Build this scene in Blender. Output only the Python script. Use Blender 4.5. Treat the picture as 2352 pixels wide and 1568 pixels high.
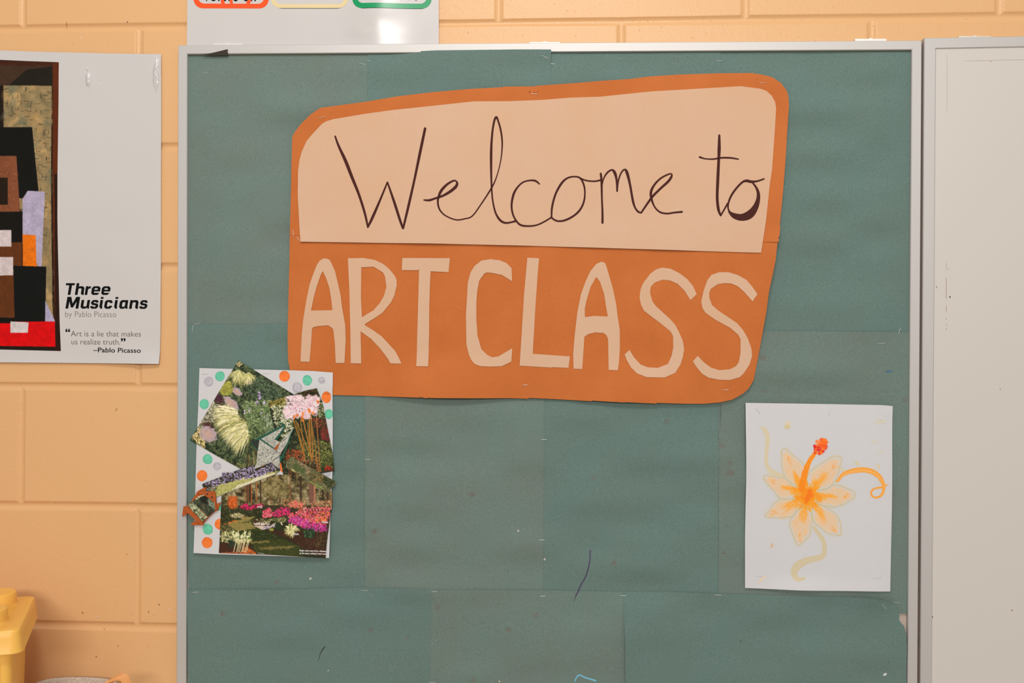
import bpy, bmesh, math, random
import numpy as np
from mathutils import Vector, Matrix, geometry

for o in list(bpy.data.objects):
    bpy.data.objects.remove(o, do_unlink=True)
S = bpy.context.scene
COL = S.collection

# ------------------------------------------------------------------ camera
FPX = 35.0 / 36.0 * 2352.0            # focal length in pixels of the 2352 px wide frame
YAW, ROLL, DIST, EYE = 0.0527, 0.0046, 1.654, 1.55
fwd = np.array([-math.sin(YAW), math.cos(YAW), 0.0])
rgt0 = np.array([math.cos(YAW), math.sin(YAW), 0.0])
up0 = np.array([0.0, 0.0, 1.0])
rgt = rgt0 * math.cos(ROLL) + up0 * math.sin(ROLL)
upv = up0 * math.cos(ROLL) - rgt0 * math.sin(ROLL)
CAM = np.array([0.0, 0.0, EYE]) - fwd * DIST
cam = bpy.data.cameras.new('camera')
camo = bpy.data.objects.new('camera', cam)
COL.objects.link(camo)
cam.lens, cam.sensor_width, cam.sensor_fit = 35.0, 36.0, 'HORIZONTAL'
cam.clip_start = 0.05
M = Matrix(((rgt[0], upv[0], -fwd[0], CAM[0]), (rgt[1], upv[1], -fwd[1], CAM[1]),
            (rgt[2], upv[2], -fwd[2], CAM[2]), (0, 0, 0, 1)))
camo.matrix_world = M
cam.dof.use_dof = True
cam.dof.focus_distance = 1.645
cam.dof.aperture_fstop = 3.2
S.camera = camo

# ------------------------------------------------------------------ world (light of the classroom) and ceiling lamp, plus an added far fill
W = bpy.data.worlds.new('room_light')
S.world = W
W.use_nodes = True
nt = W.node_tree
nt.nodes.clear()
tc = nt.nodes.new('ShaderNodeTexCoord')
sep = nt.nodes.new('ShaderNodeSeparateXYZ')
mr = nt.nodes.new('ShaderNodeMapRange')
mr.inputs[1].default_value, mr.inputs[2].default_value = -1.0, 1.0
cr = nt.nodes.new('ShaderNodeValToRGB')
cr.color_ramp.elements[0].position = 0.0
cr.color_ramp.elements[0].color = (0.85, 0.64, 0.46, 1)
cr.color_ramp.elements[1].position = 1.0
cr.color_ramp.elements[1].color = (1.10, 1.09, 1.08, 1)
e = cr.color_ramp.elements.new(0.46); e.color = (0.66, 0.60, 0.55, 1)
e = cr.color_ramp.elements.new(0.62); e.color = (0.87, 0.845, 0.81, 1)
bg = nt.nodes.new('ShaderNodeBackground')
bg.inputs[1].default_value = 0.52
out = nt.nodes.new('ShaderNodeOutputWorld')
nt.links.new(tc.outputs['Generated'], sep.inputs[0])
nt.links.new(sep.outputs[2], mr.inputs[0])
nt.links.new(mr.outputs[0], cr.inputs[0])
nt.links.new(cr.outputs[0], bg.inputs[0])
nt.links.new(bg.outputs[0], out.inputs[0])

for lx, ly, en, sx, sy in ((0.0, -1.75, 19.5, 0.5, 0.4), (0.4, -6.6, 170.0, 2.4, 0.6)):  # second entry is a far fill, added to brighten the low wall
    L = bpy.data.lights.new('ceiling_and_fill_lamp', 'AREA')
    L.shape, L.size, L.size_y = 'RECTANGLE', sx, sy
    L.energy, L.color = en, (1.0, 0.98, 0.95)
    lo = bpy.data.objects.new('ceiling_and_fill_lamp', L)
    COL.objects.link(lo)
    lo.location = (lx, ly, 3.1)
    lo.rotation_euler = Vector((-lx * .7, -ly, -1.6)).to_track_quat('-Z', 'Y').to_euler()

S.view_settings.view_transform = 'Standard'
S.view_settings.look = 'None'
S.view_settings.gamma = 1.0
S.view_settings.use_curve_mapping = False
S.view_settings.exposure = -0.03

# ------------------------------------------------------------------ helpers
rng = np.random.default_rng(7)
random.seed(7)


def lin(c):
    c = np.asarray(c, float) / 255.0
    return np.where(c <= 0.04045, c / 12.92, ((c + 0.055) / 1.055) ** 2.4)


def P(px, py, d):
    """photograph pixel -> point of the plane d metres in front of the wall (arrays welcome)"""
    px, py = np.asarray(px, float), np.asarray(py, float)
    a, b = (px - 1176.0) / FPX, -(py - 784.0) / FPX
    D = [fwd[i] + a * rgt[i] + b * upv[i] for i in range(3)]
    t = (-d - CAM[1]) / D[1]
    return np.stack([CAM[0] + t * D[0], -d + 0 * t, CAM[2] + t * D[2]], -1)


WL = {}                                   # object -> world location of its origin


def link(name, me, parent=None, origin=None, mat=None):
    o = bpy.data.objects.new(name, me)
    COL.objects.link(o)
    if parent is not None:
        o.parent = parent
        WL[o.name] = WL[parent.name]
    else:
        WL[o.name] = np.array(origin, float)
        o.location = origin
    if mat is not None and me is not None and len(me.materials) == 0:
        me.materials.append(mat)
    return o


def mk(name, V, F, mat, parent=None, smooth=False, cols=None, origin=None, mats=None, fm=None):
    V = np.asarray(V, float)
    if parent is None and origin is None:
        origin = (float(V[:, 0].mean()), float(V[:, 1].max()), float(V[:, 2].min()))
    org = WL[parent.name] if parent is not None else np.array(origin, float)
    me = bpy.data.meshes.new(name)
    Q = V - org
    if isinstance(F, np.ndarray):
        n, k = F.shape
        me.vertices.add(len(Q)); me.vertices.foreach_set('co', Q.astype(np.float32).ravel())
        me.loops.add(n * k); me.loops.foreach_set('vertex_index', F.astype(np.int32).ravel())
        me.polygons.add(n); me.polygons.foreach_set('loop_start', (np.arange(n) * k).astype(np.int32))
        me.update(calc_edges=True)
    else:
        me.from_pydata([tuple(v) for v in Q], [], F)
        me.update()
    me.validate()
    if cols is not None:
        a = me.color_attributes.new('Col', 'FLOAT_COLOR', 'POINT')
        c4 = np.ones((len(V), 4), np.float32)
        c4[:, :cols.shape[1]] = cols
        a.data.foreach_set('color', c4.ravel())
    if smooth:
        me.polygons.foreach_set('use_smooth', [True] * len(me.polygons))
    o = link(name, me, parent, origin, mat)
    if mats:
        me.materials.clear()
        for m in mats:
            me.materials.append(m)
        me.polygons.foreach_set('material_index', fm)
    return o


def thing(name, label, cat, loc, group=None):
    o = link(name, None, None, [float(v) for v in loc])
    return tag(o, label, cat, group)


def tag(o, label, cat, group=None):
    o['label'] = label
    o['category'] = cat
    if group:
        o['group'] = group
    return o


def struct(o, label=None):
    o['kind'] = 'structure'
    if label:
        o['label'] = label
    return o


# smooth value noise, vectorised
_NT = rng.random((64, 256, 256)).astype(np.float32)


def vnoise(x, y, seed=0):
    t = _NT[seed % 64]
    x, y = np.asarray(x, float), np.asarray(y, float)
    xi, yi = np.floor(x).astype(int), np.floor(y).astype(int)
    fx, fy = x - xi, y - yi
    fx, fy = fx * fx * (3 - 2 * fx), fy * fy * (3 - 2 * fy)
    a, b = t[xi % 256, yi % 256], t[(xi + 1) % 256, yi % 256]
    c, d = t[xi % 256, (yi + 1) % 256], t[(xi + 1) % 256, (yi + 1) % 256]
    return (a * (1 - fx) + b * fx) * (1 - fy) + (c * (1 - fx) + d * fx) * fy


def inpoly(x, y, poly):
    x, y = np.asarray(x, float), np.asarray(y, float)
    r = np.zeros(x.shape, bool)
    n = len(poly)
    for i in range(n):
        x1, y1 = poly[i]
        x2, y2 = poly[(i + 1) % n]
        if y1 == y2:
            continue
        c = ((y1 > y) != (y2 > y)) & (x < (x2 - x1) * (y - y1) / (y2 - y1) + x1)
        r ^= c
    return r


def dense(poly, step, closed=True):
    out = []
    n = len(poly)
    for i in range(n if closed else n - 1):
        a, b = np.array(poly[i], float), np.array(poly[(i + 1) % n], float)
        k = max(1, int(math.ceil(np.linalg.norm(b - a) / step)))
        for j in range(k):
            out.append(tuple(a + (b - a) * j / k))
    if not closed:
        out.append(tuple(poly[-1]))
    return out


def smooth_poly(poly, n=4):
    """closed Catmull-Rom through the points"""
    p = [np.array(q, float) for q in poly]
    m = len(p)
    out = []
    for i in range(m):
        a, b, c, d = p[i - 1], p[i], p[(i + 1) % m], p[(i + 2) % m]
        for j in range(n):
            t = j / n
            out.append(tuple(0.5 * ((2 * b) + (-a + c) * t + (2 * a - 5 * b + 4 * c - d) * t * t + (-a + 3 * b - 3 * c + d) * t ** 3)))
    return out


def sheet(name, outline, mat, dref, dfun, step=14.0, holes=(), parent=None, thick=0.00035, origin=None):
    """a thin sheet of paper cut to the outline (photograph pixels at depth dref), lying at depth dfun(px, py)"""
    vs, es = [], []
    for loop in [outline] + list(holes):
        lp = dense(loop, step)
        b = len(vs)
        vs += lp
        es += [(b + i, b + (i + 1) % len(lp)) for i in range(len(lp))]
    nb = len(vs)
    ar = np.array(vs)
    x0, y0, x1, y1 = ar[:, 0].min(), ar[:, 1].min(), ar[:, 0].max(), ar[:, 1].max()
    gx, gy = np.meshgrid(np.arange(x0 + step * 0.5, x1, step), np.arange(y0 + step * 0.5, y1, step))
    gx, gy = gx.ravel(), gy.ravel()
    gx = gx + 0.01 * np.sin(gy * 3.1)
    k = inpoly(gx, gy, outline)
    for h in holes:
        k &= ~inpoly(gx, gy, h)
    gx, gy = gx[k], gy[k]
    if len(gx):
        dm = np.full(len(gx), 1e9)
        for q in ar:
            dm = np.minimum(dm, (gx - q[0]) ** 2 + (gy - q[1]) ** 2)
        k = dm > (0.4 * step) ** 2
        vs += list(zip(gx[k], gy[k]))
    ov, oe, of, _, _, _ = geometry.delaunay_2d_cdt([Vector(v) for v in vs], es, [], 0, 1e-5)
    V2 = np.array([(v[0], v[1]) for v in ov])
    T = np.array([f for f in of])
    cen = V2[T].mean(1)
    k = inpoly(cen[:, 0], cen[:, 1], outline)
    for h in holes:
        k &= ~inpoly(cen[:, 0], cen[:, 1], h)
    T = T[k]
    # make every face look at the room
    a, b, c = V2[T[:, 0]], V2[T[:, 1]], V2[T[:, 2]]
    ccw = (b[:, 0] - a[:, 0]) * (c[:, 1] - a[:, 1]) - (b[:, 1] - a[:, 1]) * (c[:, 0] - a[:, 0])
    T[ccw > 0] = T[ccw > 0][:, ::-1]
    W3 = P(V2[:, 0], V2[:, 1], dref)
    d = np.asarray(dfun(V2[:, 0], V2[:, 1])) + np.zeros(len(V2))
    W3[:, 1] = -d
    B3 = W3.copy()
    B3[:, 1] += thick
    n = len(W3)
    F = [tuple(t) for t in T] + [(t[2] + n, t[1] + n, t[0] + n) for t in T]
    ed = {}
    for t in T:
        for i in range(3):
            ed[(t[i], t[(i + 1) % 3])] = 1
    for (i, j) in list(ed):
        if (j, i) not in ed:
            F.append((j, i, i + n, j + n))
    o = mk(name, np.vstack([W3, B3]), F, mat, parent, smooth=False, origin=origin)
    k = np.zeros(len(o.data.polygons), bool)
    k[:len(T)] = True
    o.data.polygons.foreach_set('use_smooth', k)
    # keep the cut edge crisp
    try:
        o.data.set_sharp_from_angle(angle=0.9)
    except Exception:
        pass
    return o


def ribbon(strokes, name, mat, dref, dfun, parent, off=0.00018, sub=5):
    """ink or pencil lines: strokes = lists of (x, y, width), pixels"""
    if name in ('marker_residue', 'marker_dot', 'staple_hole', 'paint_fleck') and len(strokes) > 1:
        return [ribbon([q], name, mat, dref, dfun, parent, off, sub) for q in strokes]
    V, F = [], []
    for st in strokes:
        p = np.array(st, float)
        pts = []
        m = len(p)
        for i in range(m - 1):
            a = p[max(i - 1, 0)]; b = p[i]; c = p[i + 1]; d = p[min(i + 2, m - 1)]
            for j in range(sub):
                t = j / sub
                pts.append(0.5 * ((2 * b) + (-a + c) * t + (2 * a - 5 * b + 4 * c - d) * t * t + (-a + 3 * b - 3 * c + d) * t ** 3))
        pts.append(p[-1])
        pts = np.array(pts)
        tg = np.gradient(pts[:, :2], axis=0)
        tg /= np.linalg.norm(tg, axis=1)[:, None] + 1e-9
        nr = np.stack([-tg[:, 1], tg[:, 0]], 1)
        w = np.maximum(pts[:, 2], 0.2)[:, None] * 0.5
        # rounded ends
        a0, a1 = pts[0, :2] - tg[0] * w[0] * 0.8, pts[-1, :2] + tg[-1] * w[-1] * 0.8
        lft = np.vstack([a0 + nr[0] * w[0] * 0.4, pts[:, :2] + nr * w, a1 + nr[-1] * w[-1] * 0.4])
        rtt = np.vstack([a0 - nr[0] * w[0] * 0.4, pts[:, :2] - nr * w, a1 - nr[-1] * w[-1] * 0.4])
        b0 = len(V)
        for l, r in zip(lft, rtt):
            V.append(l); V.append(r)
        for i in range(len(lft) - 1):
            F.append((b0 + 2 * i, b0 + 2 * i + 1, b0 + 2 * i + 3, b0 + 2 * i + 2))
    V = np.array(V)
    W3 = P(V[:, 0], V[:, 1], dref)
    W3[:, 1] = -(np.asarray(dfun(V[:, 0], V[:, 1])) + off)
    return mk(name, W3, F, mat, parent)


# ------------------------------------------------------------------ materials
def mat_base(name):
    m = bpy.data.materials.new(name)
    m.use_nodes = True
    n = m.node_tree
    b = n.nodes['Principled BSDF']
    return m, n, b


def paper(name, rgb, rough=0.8, fine=0.05, coarse=0.05, fscale=900.0, cscale=9.0, bump=0.12, spec=0.35, tint=None):
    """matt paper: the colour broken by short fibres and by slow blotches"""
    m, n, b = mat_base(name)
    c = lin(rgb)
    co = n.nodes.new('ShaderNodeTexCoord')
    n1 = n.nodes.new('ShaderNodeTexNoise'); n1.inputs['Scale'].default_value = fscale; n1.inputs['Detail'].default_value = 2.0
    n2 = n.nodes.new('ShaderNodeTexNoise'); n2.inputs['Scale'].default_value = cscale; n2.inputs['Detail'].default_value = 3.0
    n.links.new(co.outputs['Object'], n1.inputs['Vector'])
    n.links.new(co.outputs['Object'], n2.inputs['Vector'])
    r1 = n.nodes.new('ShaderNodeMapRange')
    r1.inputs[1].default_value, r1.inputs[2].default_value = 0.25, 0.75
    r1.inputs[3].default_value, r1.inputs[4].default_value = 1.0 - fine, 1.0 + fine
    n.links.new(n1.outputs[0], r1.inputs[0])
    r2 = n.nodes.new('ShaderNodeMapRange')
    r2.inputs[1].default_value, r2.inputs[2].default_value = 0.3, 0.7
    r2.inputs[3].default_value, r2.inputs[4].default_value = 1.0 - coarse, 1.0 + coarse
    n.links.new(n2.outputs[0], r2.inputs[0])
    mu = n.nodes.new('ShaderNodeMath'); mu.operation = 'MULTIPLY'
    n.links.new(r1.outputs[0], mu.inputs[0]); n.links.new(r2.outputs[0], mu.inputs[1])
    mx = n.nodes.new('ShaderNodeVectorMath'); mx.operation = 'SCALE'
    if tint is None:
        mx.inputs[0].default_value = tuple(c)
    else:
        t = lin(tint)
        mt = n.nodes.new('ShaderNodeMix'); mt.data_type = 'RGBA'
        mt.inputs[6].default_value = (*c, 1); mt.inputs[7].default_value = (*t, 1)
        r3 = n.nodes.new('ShaderNodeMapRange')
        r3.inputs[1].default_value, r3.inputs[2].default_value = 0.35, 0.65
        n.links.new(n2.outputs[0], r3.inputs[0]); n.links.new(r3.outputs[0], mt.inputs[0])
        n.links.new(mt.outputs[2], mx.inputs[0])
    n.links.new(mu.outputs[0], mx.inputs['Scale'])
    n.links.new(mx.outputs[0], b.inputs['Base Color'])
    b.inputs['Roughness'].default_value = rough
    b.inputs['Specular IOR Level'].default_value = spec
    if bump:
        bp = n.nodes.new('ShaderNodeBump'); bp.inputs['Strength'].default_value = bump; bp.inputs['Distance'].default_value = 0.0006
        n.links.new(n1.outputs[0], bp.inputs['Height']); n.links.new(bp.outputs[0], b.inputs['Normal'])
    return m


def plain(name, rgb, rough=0.5, metal=0.0, spec=0.5, noise=0.04, scale=40.0):
    m, n, b = mat_base(name)
    c = lin(rgb)
    co = n.nodes.new('ShaderNodeTexCoord')
    n1 = n.nodes.new('ShaderNodeTexNoise'); n1.inputs['Scale'].default_value = scale
    n.links.new(co.outputs['Object'], n1.inputs['Vector'])
    r1 = n.nodes.new('ShaderNodeMapRange'); r1.inputs[3].default_value, r1.inputs[4].default_value = 1 - noise, 1 + noise
    n.links.new(n1.outputs[0], r1.inputs[0])
    mx = n.nodes.new('ShaderNodeVectorMath'); mx.operation = 'SCALE'; mx.inputs[0].default_value = tuple(c)
    n.links.new(r1.outputs[0], mx.inputs['Scale']); n.links.new(mx.outputs[0], b.inputs['Base Color'])
    b.inputs['Roughness'].default_value = rough
    b.inputs['Metallic'].default_value = metal
    b.inputs['Specular IOR Level'].default_value = spec
    return m


def printed(name, rough=0.4, spec=0.4, alpha=False):
    """ink or paint whose colours are carried by the mesh"""
    m, n, b = mat_base(name)
    a = n.nodes.new('ShaderNodeAttribute'); a.attribute_name = 'Col'
    n.links.new(a.outputs['Color'], b.inputs['Base Color'])
    if alpha:
        n.links.new(a.outputs['Alpha'], b.inputs['Alpha'])
    b.inputs['Roughness'].default_value = rough
    b.inputs['Specular IOR Level'].default_value = spec
    return m


GREEN = paper('green_construction_paper', (104, 125, 117), rough=0.85, fine=0.17, coarse=0.06, fscale=620, bump=0.25, tint=(98, 121, 115), spec=0.25)
GREEN_B = paper('faded_green_construction_paper', (112, 125, 117), rough=0.85, fine=0.17, coarse=0.06, fscale=620, bump=0.25, tint=(105, 124, 115), spec=0.25)
KRAFT = paper('brown_kraft_paper', (193, 104, 44), rough=0.8, fine=0.06, coarse=0.025, fscale=500, cscale=14, bump=0.12, tint=(196, 108, 49), spec=0.35)
CREAM = paper('cream_manila_paper', (213, 171, 138), rough=0.8, fine=0.025, coarse=0.02, fscale=500, bump=0.08, spec=0.35, tint=(210, 172, 143))
WHITE = paper('white_paper', (208, 206, 207), rough=0.7, fine=0.015, coarse=0.01, fscale=600, bump=0.06, spec=0.35)
GLOSS = paper('glossy_white_poster_stock', (204, 199, 196), rough=0.22, fine=0.006, coarse=0.012, fscale=300, bump=0.0, spec=0.5)
TACK = paper('speckled_beige_tackboard', (196, 178, 163), rough=0.9, fine=0.25, coarse=0.03, fscale=1500, bump=0.3)
ALU = plain('brushed_aluminium', (192, 188, 184), rough=0.5, metal=0.35, noise=0.02, scale=8)
INK = plain('brown_marker_ink', (72, 32, 26), rough=0.7, noise=0.2, scale=120, spec=0.15)
STEEL = plain('staple_wire', (224, 220, 214), rough=0.35, metal=0.45, noise=0.05)
PRINT = printed('glossy_magazine_print', 0.4, 0.14)
PAINT = printed('watercolour_on_paper', 0.7, 0.35)
PRINTG = printed('poster_print', 0.3, 0.12)
SMUDGE = printed('smudge_on_paper', 0.85, 0.3, alpha=True)
BLACK = plain('black_poster_ink', (12, 14, 16), rough=0.35, noise=0.02, spec=0.12)
# ================================================================== block wall
COURSE = 0.2032
z_first = P(430, 61, 0)[2]
x_first = P(1145, 20, 0)[0]
zj = [z_first + COURSE * k for k in range(-12, 8)]
zj = [z for z in zj if -0.05 < z < 2.9]
xh = [x_first + COURSE * k for k in range(-14, 15)]
HW = 0.0068                                  # half width of a tooled joint
offs = np.array([-0.0095, -0.0078, -0.0068, -0.0060, -0.0048, -0.0032, -0.0016, 0, 0.0016, 0.0032, 0.0048, 0.0060, 0.0068, 0.0078, 0.0095])
xs = sorted(set(np.round(np.concatenate([np.array(xh)[:, None] + offs[None, :]]).ravel(), 6)) | set(np.linspace(-2.9, 2.9, 59)))
zs = sorted(set(np.round(np.concatenate([np.array(zj)[:, None] + offs[None, :]]).ravel(), 6)) | set(np.linspace(0.0, 2.9, 60)))
xs = np.array([x for x in xs if -2.9 <= x <= 2.9]); zs = np.array([z for z in zs if 0.0 <= z <= 2.9])
GX, GZ = np.meshgrid(xs, zs)
zja = np.array(zj)


def arc(r, hw):
    t = np.clip(r / hw, 0, 2)
    return np.where(t < 1, 1 - t * t, 0.0)


wob = 0.0011 * (vnoise(GX * 9 + 5, GZ * 3, 1) - 0.5) + 0.0007 * (vnoise(GX * 40, GZ * 3, 2) - 0.5)
dz = np.abs(GZ[..., None] + wob[..., None] - zja)
dh = dz.min(-1)
hd = arc(dh, HW * (0.92 + 0.25 * vnoise(GX * 7, GZ * 2, 3)))
course = np.searchsorted(zja, GZ)             # course index; parity decides where the head joints fall
par0 = np.searchsorted(zja, z_first + 0.01)
vd = np.zeros_like(GX)
wobx = 0.0011 * (vnoise(GX * 3, GZ * 9 + 9, 4) - 0.5) + 0.0007 * (vnoise(GX * 3, GZ * 40, 5) - 0.5)
for i, x in enumerate(xh):
    k = i - 14
    on = ((course - par0) % 2 == 0) == (k % 2 == 0)
    vd = np.maximum(vd, np.where(on, arc(np.abs(GX + wobx - x), HW * (0.85 + 0.3 * vnoise(GX, GZ * 6, 6))), 0))
depth = 0.0036 * np.maximum(hd, 0.85 * vd)
face = 0.0006 * (vnoise(GX * 14, GZ * 14, 8) - 0.5) * (depth < 1e-5)
Y = depth + face
V = np.stack([GX.ravel(), Y.ravel(), GZ.ravel()], -1)
nz, nx = GX.shape
idx = np.arange(nz * nx).reshape(nz, nx)
F = np.stack([idx[:-1, :-1].ravel(), idx[:-1, 1:].ravel(), idx[1:, 1:].ravel(), idx[1:, :-1].ravel()], -1)

m, n, b = mat_base('peach_satin_block_paint')
co = n.nodes.new('ShaderNodeTexCoord')


def tex(scale, detail=3.0, rough=0.55):
    t = n.nodes.new('ShaderNodeTexNoise')
    t.inputs['Scale'].default_value = scale; t.inputs['Detail'].default_value = detail; t.inputs['Roughness'].default_value = rough
    n.links.new(co.outputs['Object'], t.inputs['Vector'])
    return t


def mrange(src, a, bb, c, d):
    r = n.nodes.new('ShaderNodeMapRange')
    for i, v in enumerate((a, bb, c, d)):
        r.inputs[i + 1].default_value = v
    n.links.new(src, r.inputs[0])
    return r.outputs[0]


def math2(op, x, y):
    q = n.nodes.new('ShaderNodeMath'); q.operation = op
    for i, v in enumerate((x, y)):
        if hasattr(v, 'is_output'):
            n.links.new(v, q.inputs[i])
        else:
            q.inputs[i].default_value = v
    return q.outputs[0]


grain = tex(430, 3.0); lumps = tex(95, 4.0, 0.6); pits = tex(150, 2.0)
pit = mrange(pits.outputs[0], 0.68, 0.76, 0.0, 1.0)
h = math2('ADD', math2('MULTIPLY', grain.outputs[0], 0.34), math2('MULTIPLY', lumps.outputs[0], 0.34))
h = math2('SUBTRACT', h, math2('MULTIPLY', pit, 0.55))
bp = n.nodes.new('ShaderNodeBump'); bp.inputs['Strength'].default_value = 0.7; bp.inputs['Distance'].default_value = 0.0014
n.links.new(h, bp.inputs['Height']); n.links.new(bp.outputs[0], b.inputs['Normal'])
slow = tex(3.0, 2.0)
mx = n.nodes.new('ShaderNodeMix'); mx.data_type = 'RGBA'
mx.inputs[6].default_value = (*lin((224, 174, 121)), 1); mx.inputs[7].default_value = (*lin((226, 178, 127)), 1)
n.links.new(slow.outputs[0], mx.inputs[0]); n.links.new(mx.outputs[2], b.inputs['Base Color'])
b.inputs['Roughness'].default_value = 0.30
b.inputs['Specular IOR Level'].default_value = 0.28
WALLMAT = m
wall = mk('wall_back', V, F, WALLMAT, smooth=True, origin=(0, 0, 0))
struct(wall)
for rgb, marks in (((52, 36, 28), [[(292, 51, 2.2), (293.6, 50.6, 1.6)], [(365, 1387, 1.8), (367, 1390, .8)], [(342.5, 1402, .8), (341, 1406, 1)], [(271, 1483, 1.4), (272.4, 1483.2, 1)], [(268.5, 937, .8), (266, 944, .7)]]),
                   ((150, 70, 30), [[(153.2, 51, .8), (153.4, 61, 1.2)], [(189.6, 1406, 3), (190.6, 1407, 2.6)], [(221, 1507.5, 2.4), (222.4, 1508, 1.8)], [(239.6, 1444.4, 1.6), (240.6, 1444, 1.6)]]),
                   ((205, 60, 30), [[(291.6, 1272.4, 1.8), (292.4, 1272.8, 1.6)]]), ((225, 215, 205), [[(217, 1093, 1.6), (218, 1093.4, 1.4)], [(388.6, 1398.6, 2.4), (389.4, 1399.6, 2)], [(223, 1413, .8), (227, 1417, 1.6)], [(185, 86, 2.2), (186.2, 87, 2)]])):
    ribbon(marks, 'paint_fleck', plain('fleck_paint', rgb, rough=.7), 0.0, lambda x, y: 0 * x + .00045, wall)
fl = mk('floor', [(-2.9, 0.0, 0.0), (2.9, 0.0, 0.0), (2.9, -3.2, 0.0), (-2.9, -3.2, 0.0)], [(3, 2, 1, 0)],
        paper('speckled_vinyl_tile', (190, 180, 168), rough=0.5, fine=0.1, fscale=120), origin=(0, 0, 0))
struct(fl)


# ================================================================== framed boards
def bar_frame(prefix, oc, ic, parent, front=0.0172, inner=0.009, bot=0.0):
    """four mitred aluminium rails between outer and inner corner pixels (TL, TR, BR, BL)"""
    O = P([c[0] for c in oc], [c[1] for c in oc], front)
    I = P([c[0] for c in ic], [c[1] for c in ic], front)
    prof = [(0.0, 0.0), (0.0, front - 0.0012), (0.06, front), (0.93, front), (1.0, front - 0.0010), (1.0, inner)]
    names = ['frame_rail'] * 4
    for k in range(4):
        a, b_ = k, (k + 1) % 4
        V = []
        for s, d in prof:
            for q in (a, b_):
                p = O[q] * (1 - s) + I[q] * s
                V.append((p[0], -d, p[2]))
        m_ = len(prof)
        F = [(2 * i, 2 * i + 2, 2 * i + 3, 2 * i + 1) for i in range(m_ - 1)]
        F.append(tuple(2 * i for i in range(m_))[::-1]); F.append(tuple(2 * i + 1 for i in range(m_)))
        o = mk(names[k], V, F, ALU, parent, smooth=False)
        o.data.polygons.foreach_set('use_smooth', [False] * (m_ + 1))


def clip(px0, px1, y, parent, front=0.0172):
    """a steel hanging bracket that peeps over the top rail"""
    A = P(px0, y, 0.008); B = P(px1, y, 0.008)
    V, F = [], []
    for (p, q, h, d0, d1) in ((A, B, 0.0, 0.002, 0.0085), (A * 0.55 + B * 0.45, A * 0.45 + B * 0.55, 0.0014, 0.003, 0.0075)):
        k = len(V)
        for x, z in ((p[0], p[2] - 0.012), (q[0], q[2] - 0.012), (q[0], q[2] + h), (p[0], p[2] + h)):
            V += [(x, -d0, z), (x, -d1, z)]
        for i in range(4):
            j = (i + 1) % 4
            F.append((k + 2 * i, k + 2 * j, k + 2 * j + 1, k + 2 * i + 1))
        F += [(k + 1, k + 3, k + 5, k + 7), (k + 6, k + 4, k + 2, k)]
    mk('hanging_bracket', V, F, STEEL, parent)


board = thing('bulletin_board', 'large aluminium framed bulletin board covered with green paper', 'bulletin board', P(1256, 1808, 0.0))
OC = [(409, 103.5), (2117.5, 92.6), (2106, 1812), (404.5, 1806)]
IC = [(430, 124), (2094.3, 114.2), (2083, 1788), (427, 1782)]
tp = P([c[0] for c in IC], [c[1] for c in IC], 0.0172)
cx, cz = tp[:, 0].mean(), tp[:, 2].mean()
V = []
for p in tp:
    V += [(cx + (p[0] - cx) * 1.005, -0.0092, cz + (p[2] - cz) * 1.005), (cx + (p[0] - cx) * 1.005, -0.001, cz + (p[2] - cz) * 1.005)]
mk('tackboard', V, [(0, 2, 4, 6), (7, 5, 3, 1), (0, 1, 3, 2), (2, 3, 5, 4), (4, 5, 7, 6), (6, 7, 1, 0)], TACK, board)
bar_frame('b', OC, IC, board)
clip(489, 558, 100.0, board); clip(1217, 1286, 97.2, board); clip(1964, 2036, 89.3, board)

wb = thing('whiteboard', 'white dry erase board with aluminium frame right of the green board', 'whiteboard', P(2700, 1830, 0.0))
WO = [(2122.7, 87.0), (3600, 60), (3600, 1880), (2112, 1850)]
WI = [(2150, 111.5), (3575, 84), (3575, 1855), (2139, 1825)]
tp = P([c[0] for c in WI], [c[1] for c in WI], 0.0172)
V = [(p[0], -0.0152, p[2]) for p in tp] + [(p[0], -0.001, p[2]) for p in tp]
WBM = plain('glossy_white_enamel', (207, 200, 192), rough=0.3, noise=0.006, scale=4)
mk('writing_surface', V, [(0, 1, 2, 3), (7, 6, 5, 4)] + [(i, i + 4, (i + 1) % 4 + 4, (i + 1) % 4) for i in range(4)], WBM, wb)
bar_frame('w', WO, WI, wb)
clip(2202, 2276, 83.2, wb)
RES = plain('dry_marker_residue', (165, 130, 125), rough=0.7)
DOT = plain('dark_marker_dot', (70, 60, 85), rough=0.7)
wflat = lambda x, y: 0.0152 + 0 * x
ribbon([[(2174, 602, .5), (2174, 618, .7)], [(2173.5, 638, 1), (2173.5, 662, 1.3), (2173.3, 686, 1.1)], [(2173.6, 701, 1), (2173.6, 715, 1.2)],
        [(2173.3, 730, 1), (2173.4, 733, 1.2)], [(2174, 744, 1), (2174.3, 747, 1.2)], [(2173.6, 753, 1), (2173.6, 757, 1.1)],
        [(2151.3, 657, 2), (2151.5, 661, 2)], [(2178, 617, .8), (2178.3, 620, 1)], [(2297, 892, 1.4), (2297.6, 895, 1.4)], [(2323, 1400, 3), (2326, 1402, 2)]],
       'marker_residue', RES, 0.0152, wflat, wb)
ribbon([[(2181.5, 680.5, 2.6), (2182.2, 683, 2.6)], [(2141.6, 1415, 2), (2141.8, 1418, 2)]], 'marker_dot', DOT, 0.0152, wflat, wb)
ribbon([[(2215, 140.2, .35), (2250, 139.3, .5), (2290, 138.2, .4), (2352, 137.5, .5), (2420, 137, .3)], [(2274, 141, 1.6), (2276.5, 141.2, 1.4)], [(2175, 125, .3), (2175.3, 195, .5), (2174.8, 260, .3)]],
       'marker_residue', RES, 0.0152, wflat, wb)


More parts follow.
